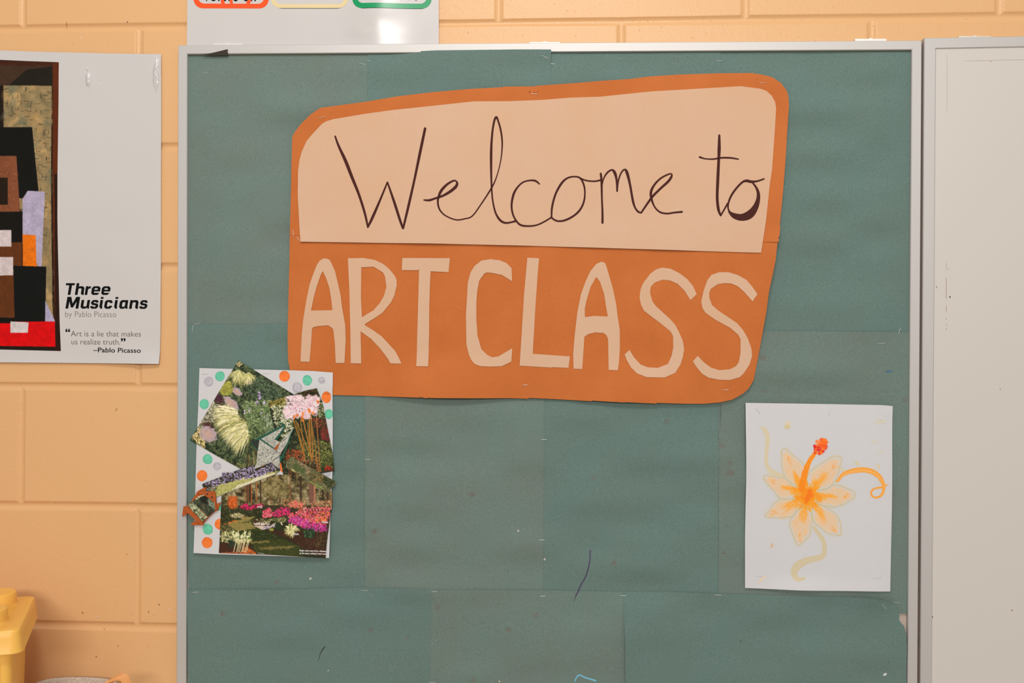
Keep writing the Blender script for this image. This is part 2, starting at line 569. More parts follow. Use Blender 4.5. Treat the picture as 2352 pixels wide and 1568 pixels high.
# ================================================================== green sheets
def undul(x, y):
    """the slow ripples all sheets on the board share, metres"""
    return calm(x, y) * (0.0026 * vnoise(x / 190.0 + 3, y / 84.0, 11) + 0.0070 * vnoise(x / 135.0, y / 50.0 + 7, 12)) + 0.0004 * vnoise(x / 60.0, y / 40.0, 14) + 0.0002 * vnoise(x / 30.0, y / 30.0, 13)


def calm(x, y):
    """ripples die out where the sheets are held close to the frame"""
    return .2 + .8 * np.clip((x - 432) / 70, 0, 1) * np.clip((2086 - x) / 70, 0, 1) * np.clip((y - 120) / 60, 0, 1)


GB = 0.0098
GL = 0.00055


def gdepth(layer, extra=None):
    def f(x, y):
        x, y = np.asarray(x, float), np.asarray(y, float)
        d = GB + GL * layer + undul(x, y)
        if extra is not None:
            d = d + extra(x, y)
        return d
    return f


def bump1(t, c, w):
    return np.exp(-((t - c) / w) ** 2)


def sst(t, a, b):
    q = np.clip((t - a) / (b - a), 0, 1)
    return q * q * (3 - 2 * q)


ex_r1b = lambda x, y: 0.0072 * (1 - sst(y, 112, 170)) * sst(x, 880, 1010)
ex_r1c = lambda x, y: 0.0005 * (1 - sst(y, 112, 150))
ex_r3a = lambda x, y: (0.0030 * bump1(x, 590, 80)) * (1 - sst(y, 1345, 1400)) + 0.0012 * bump1(x, 910, 60) * (1 - sst(y, 1345, 1380))
ex_r3b = lambda x, y: (0.0018 * bump1(x, 1190, 70) + 0.0010 * bump1(x, 1090, 40)) * (1 - sst(y, 1345, 1390))
ex_r3c = lambda x, y: 0.0058 * np.exp(-np.clip(x - 1432, 0, None) / 22.0) * sst(y, 1372, 1480) + \
    (0.0065 * bump1(x, 2010, 55) + 0.0016 * bump1(x, 1850, 60) + 0.0008 * bump1(x, 1530, 60)) * (1 - sst(y, 1362, 1440)) + 0.0042 * sst(x, 2040, 2080) * bump1(y, 1445, 70)
ex_r2d = lambda x, y: 0.0010 * (1 - sst(x, 1650, 1680)) * bump1(y, 1180, 120)
ex_r2b = lambda x, y: 0.0011 * (1 - sst(x, 838, 870)) * (bump1(y, 1130, 70) + bump1(y, 1200, 70))
ex_r2c = None

GS = 'green paper sheets on the bulletin board'
gdef = [
    ('r1a', 0, GREEN_B, None, [(429.8, 124.8), (520, 123), (700, 122.6), (846, 123.5), (845, 765), (432, 765), (431.2, 640), (430.2, 540), (429.8, 470)],
     'green paper sheet left of the sign, in the board top left corner'),
    ('r1b', 2, GREEN, ex_r1b, [(845.3, 122.6), (900, 121.8), (1000, 118.8), (1180, 116.8), (1266, 116.8), (1262, 230), (1250, 765), (840, 765)],
     'green paper sheet above the sign left half, riding over the top rail'),
    ('r1c', 1, GREEN, ex_r1c, [(1240, 121.6), (1450, 119.6), (1560, 118.2), (1655.5, 118.8), (1655.3, 235), (1652, 770), (1236, 770)],
     'green paper sheet above the sign right half, just below the top rail'),
    ('r1d', 0, GREEN, None, [(1640, 120.6), (1720, 119), (1900, 117.6), (2092, 117.6), (2091, 300), (2090, 600), (2089, 775), (1640, 775)],
     'green paper sheet right of the sign, in the board top right corner'),
    ('r2a', 3, GREEN, None, [(430, 745.2), (500, 744.2), (650, 744.8), (846, 748), (842, 1365), (433, 1365), (429.8, 900)],
     'green paper sheet behind the garden collage at the left frame'),
    ('r2b', 5, GREEN_B, ex_r2b, [(841.5, 750), (1250, 757), (1247.5, 1365), (840, 1362)],
     'green paper sheet under the sign, second from left in the middle row'),
    ('r2c', 4, GREEN, ex_r2c, [(1240, 757), (1655, 762), (1651.5, 1370), (1240, 1366)],
     'green paper sheet with the purple pen stroke, left of the flower painting'),
    ('r2d', 5, GREEN_B, ex_r2d, [(1650.5, 760.6), (1900, 761), (2089, 763), (2087, 930), (2085.5, 1300), (2085.2, 1408.5), (2070, 1408), (1990, 1409), (1649, 1410)],
     'green paper sheet behind the flower painting at the right frame'),
    ('r3a', 6, GREEN, ex_r3a, [(430, 1352.8), (560, 1352.2), (700, 1350), (840, 1346.6), (985, 1347.2), (998, 1350), (996, 1450), (992, 1770), (437, 1770), (432, 1450)],
     'green paper sheet at the bottom left with a black pen tick'),
    ('r3b', 7, GREEN_B, ex_r3b, [(992.6, 1349.8), (1100, 1350.4), (1300, 1354), (1440, 1357), (1450, 1770), (985, 1770), (990.5, 1450)],
     'green paper sheet at the bottom middle with a light blue pen mark'),
    ('r3c', 8, GREEN, ex_r3c, [(1431.5, 1357.2), (1520, 1356.6), (1650, 1360), (1800, 1364), (1900, 1366), (1965, 1367.5), (2005, 1371), (2030, 1375.5), (2046, 1381), (2053, 1387),
                               (2059.5, 1397), (2063, 1412), (2061.5, 1419), (2066, 1427), (2073, 1434), (2077.5, 1452), (2079.5, 1480), (2080.5, 1568), (2081, 1770), (1438, 1770), (1434.5, 1480), (1432.3, 1410)],
     'green paper sheet at the bottom right with a curled upper corner'),
]
GSH, GD = {}, {}
for key, lay, mt, ex, outl, lab in gdef:
    GD[key] = gdepth(lay, ex)
    st = 13.0 if key[:2] in ('r3', 'r2') else 15.0
    o = sheet('paper_sheet', outl, mt, 0.0115, GD[key], step=st, thick=0.0003)
    tag(o, lab, 'paper sheet', GS)
    GSH[key] = o


def blob(cx, cy, rx, ry, seed, n=18, amp=0.35):
    t = np.linspace(0, 2 * np.pi, n, endpoint=False)
    r = 1 + amp * (vnoise(np.cos(t) * 1.3 + seed * 3.1, np.sin(t) * 1.3 + 4, seed) - 0.5)
    return [(cx + rx * a * math.cos(b_), cy + ry * a * math.sin(b_)) for a, b_ in zip(r, t)]


def smudge(name, key, cx, cy, rx, ry, rgb, a, parent):
    """a soft stain: a disc whose colour fades out to its rim"""
    V, F, Cc = [(cx, cy)], [], [(*lin(rgb), a)]
    N = 20
    sd = int(cx + cy) % 60
    t = np.linspace(0, 2 * np.pi, N, endpoint=False)
    wv = 1 + 0.7 * (vnoise(np.cos(t) * 1.5 + 5, np.sin(t) * 1.5 + 5, sd) - 0.5)
    for s, al in ((0.35, a * 0.95), (0.65, a * 0.5), (1.0, 0.0)):
        for q, w in zip(t, wv):
            V.append((cx + rx * s * w * math.cos(q), cy + ry * s * w * math.sin(q))); Cc.append((*lin(rgb), al))
    for i in range(N):
        j = (i + 1) % N
        F.append((0, 1 + i, 1 + j))
        for r in range(2):
            F.append((1 + r * N + i, 1 + (r + 1) * N + i, 1 + (r + 1) * N + j, 1 + r * N + j))
    V = np.array(V)
    W3 = P(V[:, 0], V[:, 1], 0.0115)
    W3[:, 1] = -(GD[key](V[:, 0], V[:, 1]) + 0.00012)
    return mk(name, W3, F, SMUDGE, parent, cols=np.array(Cc, np.float32))


BR = (156, 108, 98)
for key, cx_, cy_, rx, ry, a in (('r2b', 1086, 1134, 11, 8, .55), ('r2b', 863, 1218, 11, 8, .5), ('r2c', 1529, 967, 9, 9, .4), ('r2c', 1363, 1095, 9, 8, .3),
                                 ('r2c', 1410, 1291, 10, 9, .45), ('r2d', 1656, 1022, 11, 9, .4), ('r2d', 1676, 1085, 12, 10, .55), ('r2d', 1675, 1063, 9, 9, .35),
                                 ('r2d', 1661, 1267, 4, 5, .5), ('r2d', 1750, 821, 12, 9, .4), ('r2d', 1756, 896, 11, 9, .3), ('r3a', 515, 1407, 8, 8, .55),
                                 ('r3a', 854, 1445, 9, 8, .4), ('r3a', 936, 1462, 8, 7, .3), ('r3b', 1168, 1441, 9, 9, .5), ('r3b', 1232, 1411, 9, 9, .35),
                                 ('r3b', 1007, 1392, 9, 8, .4), ('r3b', 1088, 1556, 10, 9, .4), ('r2a', 637, 1335, 9, 7, .4), ('r2d', 2077, 917, 9, 8, .35)):
    smudge('smudge', key, cx_, cy_, rx * .95, ry * .95, BR, a * .42, GSH[key])
for key, cx_, cy_, r in (('r2b', 1191, 1217, 2.2), ('r2a', 714.5, 1327, 2.6), ('r2c', 1251, 1283, 3.0), ('r3b', 1148, 1560, 2), ('r3a', 763, 1357, 1.6), ('r3a', 756, 1536, 1.5)):
    smudge('white_fleck', key, cx_, cy_, r * 1.3, r * 1.3, (215, 205, 195), 1.0, GSH[key])
smudge('blue_smudge', 'r2d', 2040, 852, 9, 4, (85, 130, 165), .7, GSH['r2d'])
PUR = plain('purple_marker_ink', (70, 62, 88), rough=0.7, noise=.3, scale=500)
CYA = plain('light_blue_marker_ink', (112, 182, 205), rough=0.6)
BLK = plain('black_pen_ink', (38, 46, 38), rough=0.7)
ribbon([[(1355.8, 1262, 3.2), (1354.5, 1285, 3), (1351, 1303, 3), (1345, 1322, 3), (1335, 1340, 3.2), (1329, 1353, 3)]], 'pen_stroke', PUR, 0.0115, GD['r2c'], GSH['r2c'])
ribbon([[(1329, 1354, 3), (1324, 1363, 3), (1320.5, 1371, 1.5), (1318, 1380, .6)]], 'pen_stroke', PUR, 0.0115, lambda x, y: GD['r3b'](x, y), GSH['r3b'])
ribbon([[(1320, 1562, 2), (1322, 1556, 2.6), (1326, 1549.5, 3), (1331, 1546.5, 3.4), (1338, 1549.5, 3.4), (1346, 1553, 3.6), (1357, 1556, 3.8), (1368, 1559.5, 4)]], 'pen_stroke', CYA, 0.0115, GD['r3b'], GSH['r3b'])
ribbon([[(748, 1482, 2.4), (743, 1489, 2.2), (738, 1498, 1.6), (735, 1508, 1), (732.5, 1516, .5)]], 'pen_stroke', BLK, 0.0115, GD['r3a'], GSH['r3a'])
ribbon([[(1700, 1468, 2), (1699.3, 1471, 1.6)]], 'pen_stroke', BLK, 0.0115, GD['r3c'], GSH['r3c'])
# torn white fleck where the green surface came off
tw = [(2026, 1547), (2028, 1544.5), (2031, 1543), (2035, 1543.5), (2034.8, 1546.5), (2032, 1549), (2028.5, 1550)]
sheet('torn_fleck', tw, WHITE, 0.0115, lambda x, y: GD['r3c'](x, y) + .0004, step=4, parent=GSH['r3c'], thick=.0003)

# dark torn scrap tucked under the top rail
SCRAP = paper('dark_brown_paper', (50, 42, 36), rough=0.8, fine=.15, tint=(62, 50, 44))
o = sheet('paper_scrap', [(457, 126.8), (474, 124), (498, 119), (523, 113.3), (523.8, 116), (522, 118.5), (524, 121.5), (524.2, 126)], SCRAP, 0.0180,
          lambda x, y: 0.0176 + 0.0012 * sst(x, 470, 524), step=6, thick=.0003)
tag(o, 'dark brown torn paper scrap sticking up over the top rail left corner', 'paper scrap')
# ================================================================== welcome sign
Z1 = lambda p: [(650 + a / 3.733, 160 + b_ / 3.733) for a, b_ in p]
Z2 = lambda p: [(1220 + a / 3.733, 160 + b_ / 3.733) for a, b_ in p]
Z3 = lambda p: [(640 + a / 3.856, 540 + b_ / 3.856) for a, b_ in p]
Z4 = lambda p: [(1190 + a / 3.675, 540 + b_ / 3.675) for a, b_ in p]


def under(x, y):
    """top of the green sheets, all layers and ripples"""
    return GB + GL * 5 + 0.0066 * calm(x, y) + 0.0007 + 0.0011 * vnoise(x / 210.0, y / 150.0, 15)


SB = 0.0010


def sgn(x, y):
    x, y = np.asarray(x, float), np.asarray(y, float)
    d = under(x, y) + SB
    low = sst(y, 800, 915)
    d = d + low * (0.0130 * np.clip(np.sin((np.clip(x, 845, 1195) - 845) / 350 * np.pi), 0, 1) ** 1.3 + 0.0085 * np.clip(np.sin((np.clip(x, 1290, 1610) - 1290) / 320 * np.pi), 0, 1) ** 1.3)
    d = d + 0.0050 * sst(x, 1700, 1800) * sst(y, 250, 500) * (1 - sst(y, 760, 890))
    d = d + 0.0022 * (1 - sst(y, 180, 260)) * bump1(x, 1010, 170)
    return d


sign = thing('welcome_sign', 'large orange brown paper sign welcoming to art class in cream letters', 'sign', P(1230, 926, 0.0125), None)
lowL = [(668.6, 538), (668, 599.6), (665.9, 664.5), (664.6, 721.5), (663.3, 773.4), (664.6, 827.9), (669, 849.9), (678, 878), (698, 897), (735, 904),
        (767, 906.2), (847.5, 908.3), (966.8, 911.4), (968, 910.2), (985, 912.9), (986, 911.6), (1003, 912.1), (1100, 913), (1174, 913.4), (1213.5, 914.8), (1215, 820), (1219, 700), (1222, 538)]
lowR = [(1219.5, 538), (1218, 700), (1213.8, 820), (1212.5, 917.5), (1214.3, 912.8), (1244.4, 914.1), (1298.8, 916.9), (1358, 920), (1359.3, 918.6), (1433.5, 922.6), (1435, 921.8), (1505.6, 925.2), (1506, 923.6),
        (1569.6, 925.9), (1614.5, 926.4), (1652.6, 923.1), (1679.8, 916.9), (1704.3, 903.3), (1717.9, 891), (1728.8, 872), (1739.7, 814.8), (1749.2, 760.4), (1757.3, 714.1), (1762.8, 670.6),
        (1772.3, 627), (1777.8, 598.5), (1781.8, 559), (1783, 548)]
upL = [(668.8, 541.4), (670.9, 454.7), (672.8, 374.3), (674.6, 315.4), (684.8, 299.3), (695.5, 285.9), (714.3, 267.2), (738.4, 250.5), (789.3, 243.6), (837.5, 237.1), (915.2, 224.3), (995.6, 214.9),
       (1078.6, 207.7), (1156.3, 203.4), (1156.8, 202.1), (1232, 201.3), (1231, 550), (684, 541.6)]
upR = [(1229.7, 200.4), (1327, 193.5), (1380.7, 188.9), (1447.7, 184.6), (1487.9, 179.3), (1554.9, 174.7), (1648.6, 171.3), (1723.6, 170.7), (1750, 175), (1771.9, 180.9), (1790.6, 193.5), (1804, 210.9), (1808, 224.3),
       (1809.4, 245.7), (1804, 323.4), (1801.3, 363.6), (1794.6, 441.3), (1786.8, 520.3), (1788.2, 522.2), (1785.8, 545), (1782.6, 548.2), (1785.3, 551), (1783.9, 557.6), (1754, 556.8), (1720, 556), (1229, 552)]
edge_low = lambda x, y: 0.0
sheet('backing_sheet', lowL, KRAFT, 0.0135, lambda x, y: sgn(x, y), step=13, parent=sign)
sheet('backing_sheet', lowR, KRAFT, 0.0135, lambda x, y: sgn(x, y) + .00035, step=13, parent=sign)
sheet('backing_sheet', upL, KRAFT, 0.0135, lambda x, y: sgn(x, y) + .0006, step=13, parent=sign)
sheet('backing_sheet', upR, KRAFT, 0.0135, lambda x, y: sgn(x, y) + .0010 + .0012 * sst(y, 520, 558) * sst(x, 1740, 1785), step=13, parent=sign)

creamp = [(693.4, 556), (690.2, 519), (686.2, 449.3), (687, 393), (690.2, 369), (695.5, 350.2), (706.3, 326.1), (719.6, 310), (742.4, 285.9), (751.8, 280.5), (767.9, 275.7), (842.9, 263.1), (907.2, 254.3),
          (984.9, 246.3), (1089.3, 235), (1169.7, 234.5), (1250, 231.4), (1308, 226.4), (1378, 224.3), (1496, 212.2), (1600.4, 206.1), (1699.5, 200.2), (1745, 206.1), (1758.4, 210.9), (1770.5, 221.6), (1778.5, 236.3),
          (1780.7, 251.1), (1777.2, 307.3), (1770.5, 393), (1765, 427.9), (1757, 505.6), (1745.6, 581.4), (1221, 565.4), (1000, 560.5)]


def crm(x, y):
    lift = sst(y, 470, 560) * (0.0021 + 0.0014 * np.sin(x / 42.0) * np.sin(x / 97.0 + 1))
    lift = lift + 0.0015 * sst(y, 520, 560) * (1 - sst(x, 693, 760))
    lift = lift * (1 - 0.75 * sst(x, 1500, 1740))
    return sgn(x, y) + 0.0017 + lift


panel = sheet('cream_panel', creamp, CREAM, 0.0165, crm, step=13, parent=sign)
W1 = lambda s: [(650 + a / 3.733, 160 + b_ / 3.733, w / 3.733) for a, b_, w in s]
W2 = lambda s: [(1220 + a / 3.733, 160 + b_ / 3.733, w / 3.733) for a, b_, w in s]
words = [
    W1([(455, 577, 14), (485, 660, 20), (545, 790, 28), (600, 930, 26), (660, 1080, 22), (710, 1240, 20), (735, 1352, 16)]),
    W1([(735, 1355, 16), (775, 1270, 24), (840, 1120, 18), (902, 970, 14)]),
    W1([(902, 970, 14), (960, 1140, 22), (1005, 1280, 22), (1035, 1365, 18)]),
    W1([(1037, 1365, 18), (1080, 1180, 22), (1130, 960, 20), (1180, 720, 24), (1224, 510, 22)]),
    W1([(1213, 1122, 12), (1260, 1124, 20), (1310, 1108, 18), (1370, 1088, 20), (1430, 1055, 24), (1480, 1015, 26), (1497, 985, 22), (1490, 963, 14), (1465, 958, 16), (1410, 990, 20), (1360, 1045, 24),
        (1335, 1110, 18), (1335, 1165, 16), (1355, 1215, 14), (1405, 1260, 12), (1490, 1292, 12), (1560, 1283, 12), (1625, 1260, 12), (1700, 1160, 12), (1790, 1020, 14), (1835, 920, 10), (1870, 780, 10),
        (1882, 640, 14), (1870, 530, 16), (1845, 440, 16), (1830, 415, 20), (1812, 455, 18), (1795, 570, 18), (1787, 740, 22), (1790, 980, 16), (1800, 1120, 14), (1825, 1230, 16), (1865, 1295, 20),
        (1910, 1318, 18), (1960, 1312, 16), (2003, 1300, 20)]),
    W1([(2200, 985, 12), (2165, 958, 18), (2115, 955, 14), (2060, 970, 14), (2015, 1010, 16), (1980, 1070, 20), (1962, 1160, 18), (1972, 1240, 16), (2005, 1305, 16), (2045, 1338, 18), (2110, 1345, 16),
        (2180, 1335, 14), (2250, 1302, 14), (2305, 1268, 14)]),
    W2([(175, 1270, 14), (180, 1180, 18), (210, 1070, 18), (260, 980, 20), (310, 935, 16), (370, 922, 14), (420, 935, 16), (450, 990, 16), (460, 1060, 14), (450, 1140, 16), (415, 1210, 18), (360, 1260, 18),
        (290, 1295, 18), (230, 1302, 16), (190, 1285, 16), (172, 1266, 16)]),
    W2([(420, 935, 12), (470, 955, 14), (540, 962, 14), (590, 953, 16)]),
    W2([(595, 895, 18), (602, 960, 20), (605, 1100, 16), (610, 1220, 18), (610, 1318, 20)]),
    W2([(605, 1000, 12), (620, 940, 12), (650, 890, 16), (690, 865, 16), (715, 890, 26), (730, 950, 18), (735, 1048, 14)]),
    W2([(735, 1048, 14), (745, 960, 14), (770, 890, 14), (800, 862, 16), (820, 890, 26), (845, 990, 20), (870, 1130, 20), (890, 1190, 16), (915, 1222, 18), (940, 1232, 14)]),
    W2([(940, 1232, 16), (985, 1165, 18), (1040, 1090, 20), (1110, 1020, 20), (1170, 965, 22), (1198, 925, 20), (1200, 900, 12), (1175, 902, 14), (1110, 935, 16), (1055, 990, 18), (1025, 1050, 22),
        (1028, 1110, 20), (1055, 1180, 14), (1100, 1225, 16), (1160, 1238, 16), (1220, 1230, 16), (1290, 1223, 18)]),
]
ribbon(words, 'handwritten_word', INK, 0.0165, crm, panel)
ribbon([
    W2([(1608, 568, 18), (1607, 680, 28), (1603, 780, 24), (1595, 950, 26), (1590, 1100, 24), (1600, 1200, 24), (1618, 1252, 16)]),
    W2([(1618, 1255, 16), (1640, 1220, 14), (1680, 1150, 16)]),
    W2([(1440, 755, 18), (1490, 770, 12), (1560, 772, 14), (1620, 762, 16), (1700, 762, 16), (1772, 773, 12)]),
    W2([(1988, 943, 14), (1930, 962, 16), (1880, 966, 24), (1840, 958, 24), (1805, 970, 18), (1755, 1020, 18), (1710, 1085, 18), (1685, 1150, 16), (1685, 1200, 14), (1705, 1235, 18)]),
    W2([(1690, 1222, 16), (1735, 1256, 46), (1800, 1270, 60), (1865, 1247, 70), (1912, 1190, 52), (1937, 1120, 34), (1938, 1060, 26), (1918, 1010, 18), (1885, 968, 14)])],
    'handwritten_word', INK, 0.0165, crm, panel)

letters = [
    ('A', Z3([(205, 1118), (215, 900), (230, 740), (260, 560), (285, 440), (320, 340), (350, 265), (375, 228), (405, 210), (435, 210), (462, 222), (480, 255), (510, 325), (535, 430), (558, 530), (570, 630), (600, 800),
              (603, 930), (592, 1130), (515, 1130), (508, 960), (496, 850), (488, 825), (450, 798), (360, 805), (318, 815), (306, 830), (298, 960), (285, 1120)]),
     Z3([(298, 668), (322, 550), (350, 450), (385, 350), (402, 322), (430, 380), (460, 470), (475, 560), (486, 665)])),
    ('R', Z3([(622, 207), (760, 205), (860, 222), (930, 255), (985, 300), (1035, 360), (1053, 400), (1053, 450), (1030, 540), (1000, 600), (925, 690), (850, 740), (775, 785), (772, 798), (850, 845), (920, 895),
              (980, 960), (1040, 1025), (1070, 1080), (1096, 1136), (1000, 1134), (970, 1085), (905, 1000), (830, 920), (735, 852), (740, 1135), (648, 1133), (645, 850), (635, 480)]),
     Z3([(740, 287), (850, 282), (932, 333), (950, 370), (962, 460), (940, 540), (905, 600), (850, 665), (750, 725), (747, 728), (738, 560)])),
    ('T', Z3([(1103, 205), (1522, 207), (1510, 330), (1352, 323), (1347, 420), (1340, 640), (1338, 880), (1332, 1160), (1228, 1158), (1235, 850), (1243, 580), (1250, 305), (1240, 313), (1098, 312)]), None),
    ('C', Z3([(2065, 295), (2070, 410), (1980, 355), (1900, 338), (1850, 332), (1825, 342), (1780, 405), (1762, 500), (1755, 600), (1755, 750), (1765, 890), (1800, 1010), (1850, 1058), (1895, 1080), (1950, 1072),
              (2072, 1000), (2063, 1118), (1980, 1158), (1880, 1162), (1790, 1158), (1740, 1138), (1715, 1110), (1690, 1060), (1668, 970), (1663, 720), (1680, 420), (1705, 330), (1740, 275), (1800, 228), (1880, 216),
              (1960, 225), (2020, 250)]), None),
    ('L', Z4([(80, 193), (178, 198), (165, 350), (145, 640), (125, 1000), (437, 1022), (425, 1118), (290, 1112), (288, 1116), (15, 1100), (40, 700), (52, 500)]), None),
    ('A', Z4([(468, 1125), (465, 1000), (478, 840), (500, 650), (530, 500), (570, 390), (610, 305), (660, 245), (700, 227), (730, 235), (745, 270), (800, 460), (825, 580), (840, 700), (856, 800), (857, 950),
              (848, 1080), (838, 1138), (762, 1135), (758, 880), (745, 845), (720, 825), (650, 820), (590, 835), (558, 858), (552, 960), (540, 1128)]),
     Z4([(563, 692), (562, 620), (580, 540), (610, 440), (658, 355), (690, 395), (725, 500), (740, 600), (756, 687), (640, 682)])),
    ('S', Z4([(1502, 500), (1450, 550), (1400, 470), (1340, 412), (1280, 385), (1215, 378), (1150, 402), (1115, 440), (1110, 490), (1130, 560), (1160, 600), (1280, 710), (1320, 755), (1350, 810), (1385, 890),
              (1397, 960), (1385, 1030), (1365, 1090), (1320, 1160), (1230, 1198), (1080, 1195), (1000, 1165), (950, 1115), (915, 1055), (897, 1005), (938, 968), (975, 1030), (1030, 1090), (1090, 1113),
              (1175, 1118), (1260, 1085), (1290, 1020), (1305, 950), (1303, 850), (1280, 810), (1200, 745), (1060, 640), (1035, 590), (1022, 530), (1030, 460), (1050, 410), (1110, 330), (1160, 292),
              (1210, 277), (1280, 285), (1360, 325), (1425, 375), (1470, 430)]), None),
    ('S', Z4([(2010, 500), (1970, 560), (1900, 480), (1850, 435), (1795, 410), (1740, 407), (1680, 415), (1620, 455), (1607, 490), (1608, 530), (1630, 590), (1680, 635), (1840, 742), (1890, 800), (1930, 870),
              (1962, 960), (1966, 1020), (1945, 1090), (1900, 1160), (1865, 1195), (1780, 1220), (1690, 1218), (1600, 1200), (1545, 1165), (1500, 1110), (1470, 1065), (1510, 1017), (1560, 1070), (1620, 1115),
              (1690, 1137), (1780, 1130), (1830, 1105), (1855, 1070), (1870, 990), (1870, 880), (1850, 840), (1780, 780), (1660, 715), (1575, 655), (1550, 615), (1540, 560), (1560, 470), (1590, 385),
              (1625, 338), (1690, 315), (1770, 315), (1850, 340), (1920, 380), (1970, 440)]), None),
]
for ch, outl, hole in letters:
    l = sheet('cut_out_letter', outl, CREAM, 0.0142, lambda x, y: sgn(x, y) + .00085 + .0004 * vnoise(x / 25, y / 25, 21), step=9, holes=[hole] if hole else [], parent=sign, thick=.00042)
    l['label'] = 'cream cut-out capital ' + ch


# ================================================================== staples
def staple(p0, p1, dfun, label, lift=0.0005, r=0.0003, grp='staples'):
    p0, p1 = np.array(p0, float), np.array(p1, float)
    base = 0.0135
    n = 6
    t = np.linspace(0, 1, n)
    px = p0[0] + (p1[0] - p0[0]) * t; py = p0[1] + (p1[1] - p0[1]) * t
    A = P(px, py, base)
    d = np.asarray(dfun(px, py)) + lift
    A[:, 1] = -d
    A = np.vstack([A[0] + [0, 0.0030, 0], A[0] + [0, .0003, 0], A, A[-1] + [0, .0003, 0], A[-1] + [0, 0.0030, 0]])
    V, F = [], []
    ax = A[-3] - A[2]; ax /= np.linalg.norm(ax)
    yv = np.array([0, -1.0, 0]); sv = np.cross(ax, yv)
    m_ = len(A)
    for i, q in enumerate(A):
        leg = i < 1 or i > m_ - 2
        u = sv; v = ax if leg else yv
        for a in range(6):
            g = a * math.pi / 3
            V.append(q + r * (u * math.cos(g) + v * math.sin(g)))
    for i in range(m_ - 1):
        for a in range(6):
            b_ = (a + 1) % 6
            F.append((i * 6 + a, i * 6 + b_, i * 6 + 6 + b_, i * 6 + 6 + a))
    F.append(tuple(range(6))[::-1]); F.append(tuple((m_ - 1) * 6 + a for a in range(6)))
    o = mk('staple', V, F, STEEL, smooth=True)
    return tag(o, label, 'staple', grp)


SD = lambda k: (lambda x, y: sgn(x, y) + .0012)
for a, b_, f, lab in [
    ((462, 166), (478, 166.8), GD['r1a'], 'staple in the green sheet near the board top left corner'),
    ((824, 146), (841, 148.5), GD['r1a'], 'dark tilted staple just left of the first seam under the top rail'),
    ((839, 137.5), (853, 141.5), GD['r1b'], 'bright staple crossing the first seam under the top rail'),
    ((1244, 129.5), (1262, 137.5), GD['r1b'], 'slanted staple at the step in the green paper below the top rail'),
    ((1259, 146), (1276, 147.5), GD['r1c'], 'level staple just below the slanted one at the paper step'),
    ((1644, 138.4), (1663, 139.2), GD['r1c'], 'staple on the seam above the right part of the sign'),
    ((2016, 788.5), (2033, 788.5), GD['r2d'], 'thin staple in bare green paper above the flower painting'),
    ((443.5, 745.5), (460, 742.2), lambda x, y: GD['r2a'](x, y), 'staple on the level seam beside the left frame, above the collage'),
    ((443, 748), (441.3, 762), GD['r2a'], 'upright staple hanging under the level seam by the left frame'),
    ((2067, 753), (2062, 767), GD['r2d'], 'dark steep staple on the level seam near the right frame'),
    ((1242.5, 1008.4), (1257.7, 1008.8), GD['r2b'], 'staple on the middle seam nearest below the sign'),
    ((838, 1054.2), (852, 1054), GD['r2b'], 'pale staple on the seam right of the garden collage'),
    ((1237, 1238), (1252.5, 1238.2), GD['r2b'], 'bright staple on the middle seam left of the purple pen stroke'),
    ((830.7, 1354), (846, 1354.2), GD['r3a'], 'dull staple on the lower seam below the collage side seam'),
    ((992, 1355), (1007, 1354.8), GD['r3b'], 'bright staple on top of the lower sheets, at their first upright seam'),
    ((1240, 1367.4), (1254.6, 1366.3), GD['r3b'], 'slightly tilted staple below the lower end of the middle seam'),
    ((1423.4, 1365.9), (1439, 1366), GD['r3c'], 'bright staple at the corner of the loose bottom right sheet'),
    ((1639.8, 1363.7), (1656.6, 1364.6), GD['r3c'], 'staple on the lower seam left of the flower painting'),
    ((440.4, 1360.3), (457, 1359), GD['r3a'], 'dark staple in the lower left sheet corner beside the frame'),
    ((985, 1563.5), (1001, 1564), GD['r3b'], 'lowest staple, at the bottom edge of the picture'),
    ((2023.5, 1384.6), (2033.5, 1398), GD['r3c'], 'slanted staple in the curled sheet corner below the flower painting'),
    ((2053, 1383), (2067, 1384), GD['r2d'], 'level staple beside the curled corner at the right frame'),
    ((735, 275), (749, 270.5), SD(0), 'staple in the sign rounded top left corner'),
    ((1219, 218.6), (1236, 218.8), SD(0), 'staple in the sign top edge at its middle seam'),
    ((1742, 193.5), (1758, 193.8), SD(0), 'dark staple in the sign rounded top right corner'),
    ((1200, 883.3), (1215, 883.5), SD(0), 'staple at the sign bottom middle under the letter L'),
    ((1656, 894.5), (1673, 894.8), SD(0), 'staple in the sign lower right corner under the last S'),
    ((676.5, 529), (677.8, 546), SD(0), 'upright staple at the sign left edge beside the cream panel'),
    ((684.5, 543.5), (692, 555.5), SD(0), 'slanted staple at the bottom left corner of the cream panel'),
]:
    staple(a, b_, f, lab, grp='staples on the bulletin board')
HOLE = plain('dark_staple_hole', (110, 48, 20), rough=.9)
ribbon([[(1216.5, 213, 1.6), (1217.5, 214.5, 1.8)], [(1227, 215.6, 1.8), (1228.5, 216, 1.8)], [(1233.6, 215.7, 1.8), (1235, 216, 1.8)], [(1236.3, 211, 1), (1237, 212, 1)],
        [(1736.8, 185, 1), (1737.3, 186, 1.2)], [(764, 261, 1), (764.8, 262, 1)]], 'staple_hole', HOLE, 0.0135, lambda x, y: sgn(x, y) + .0011, sign)
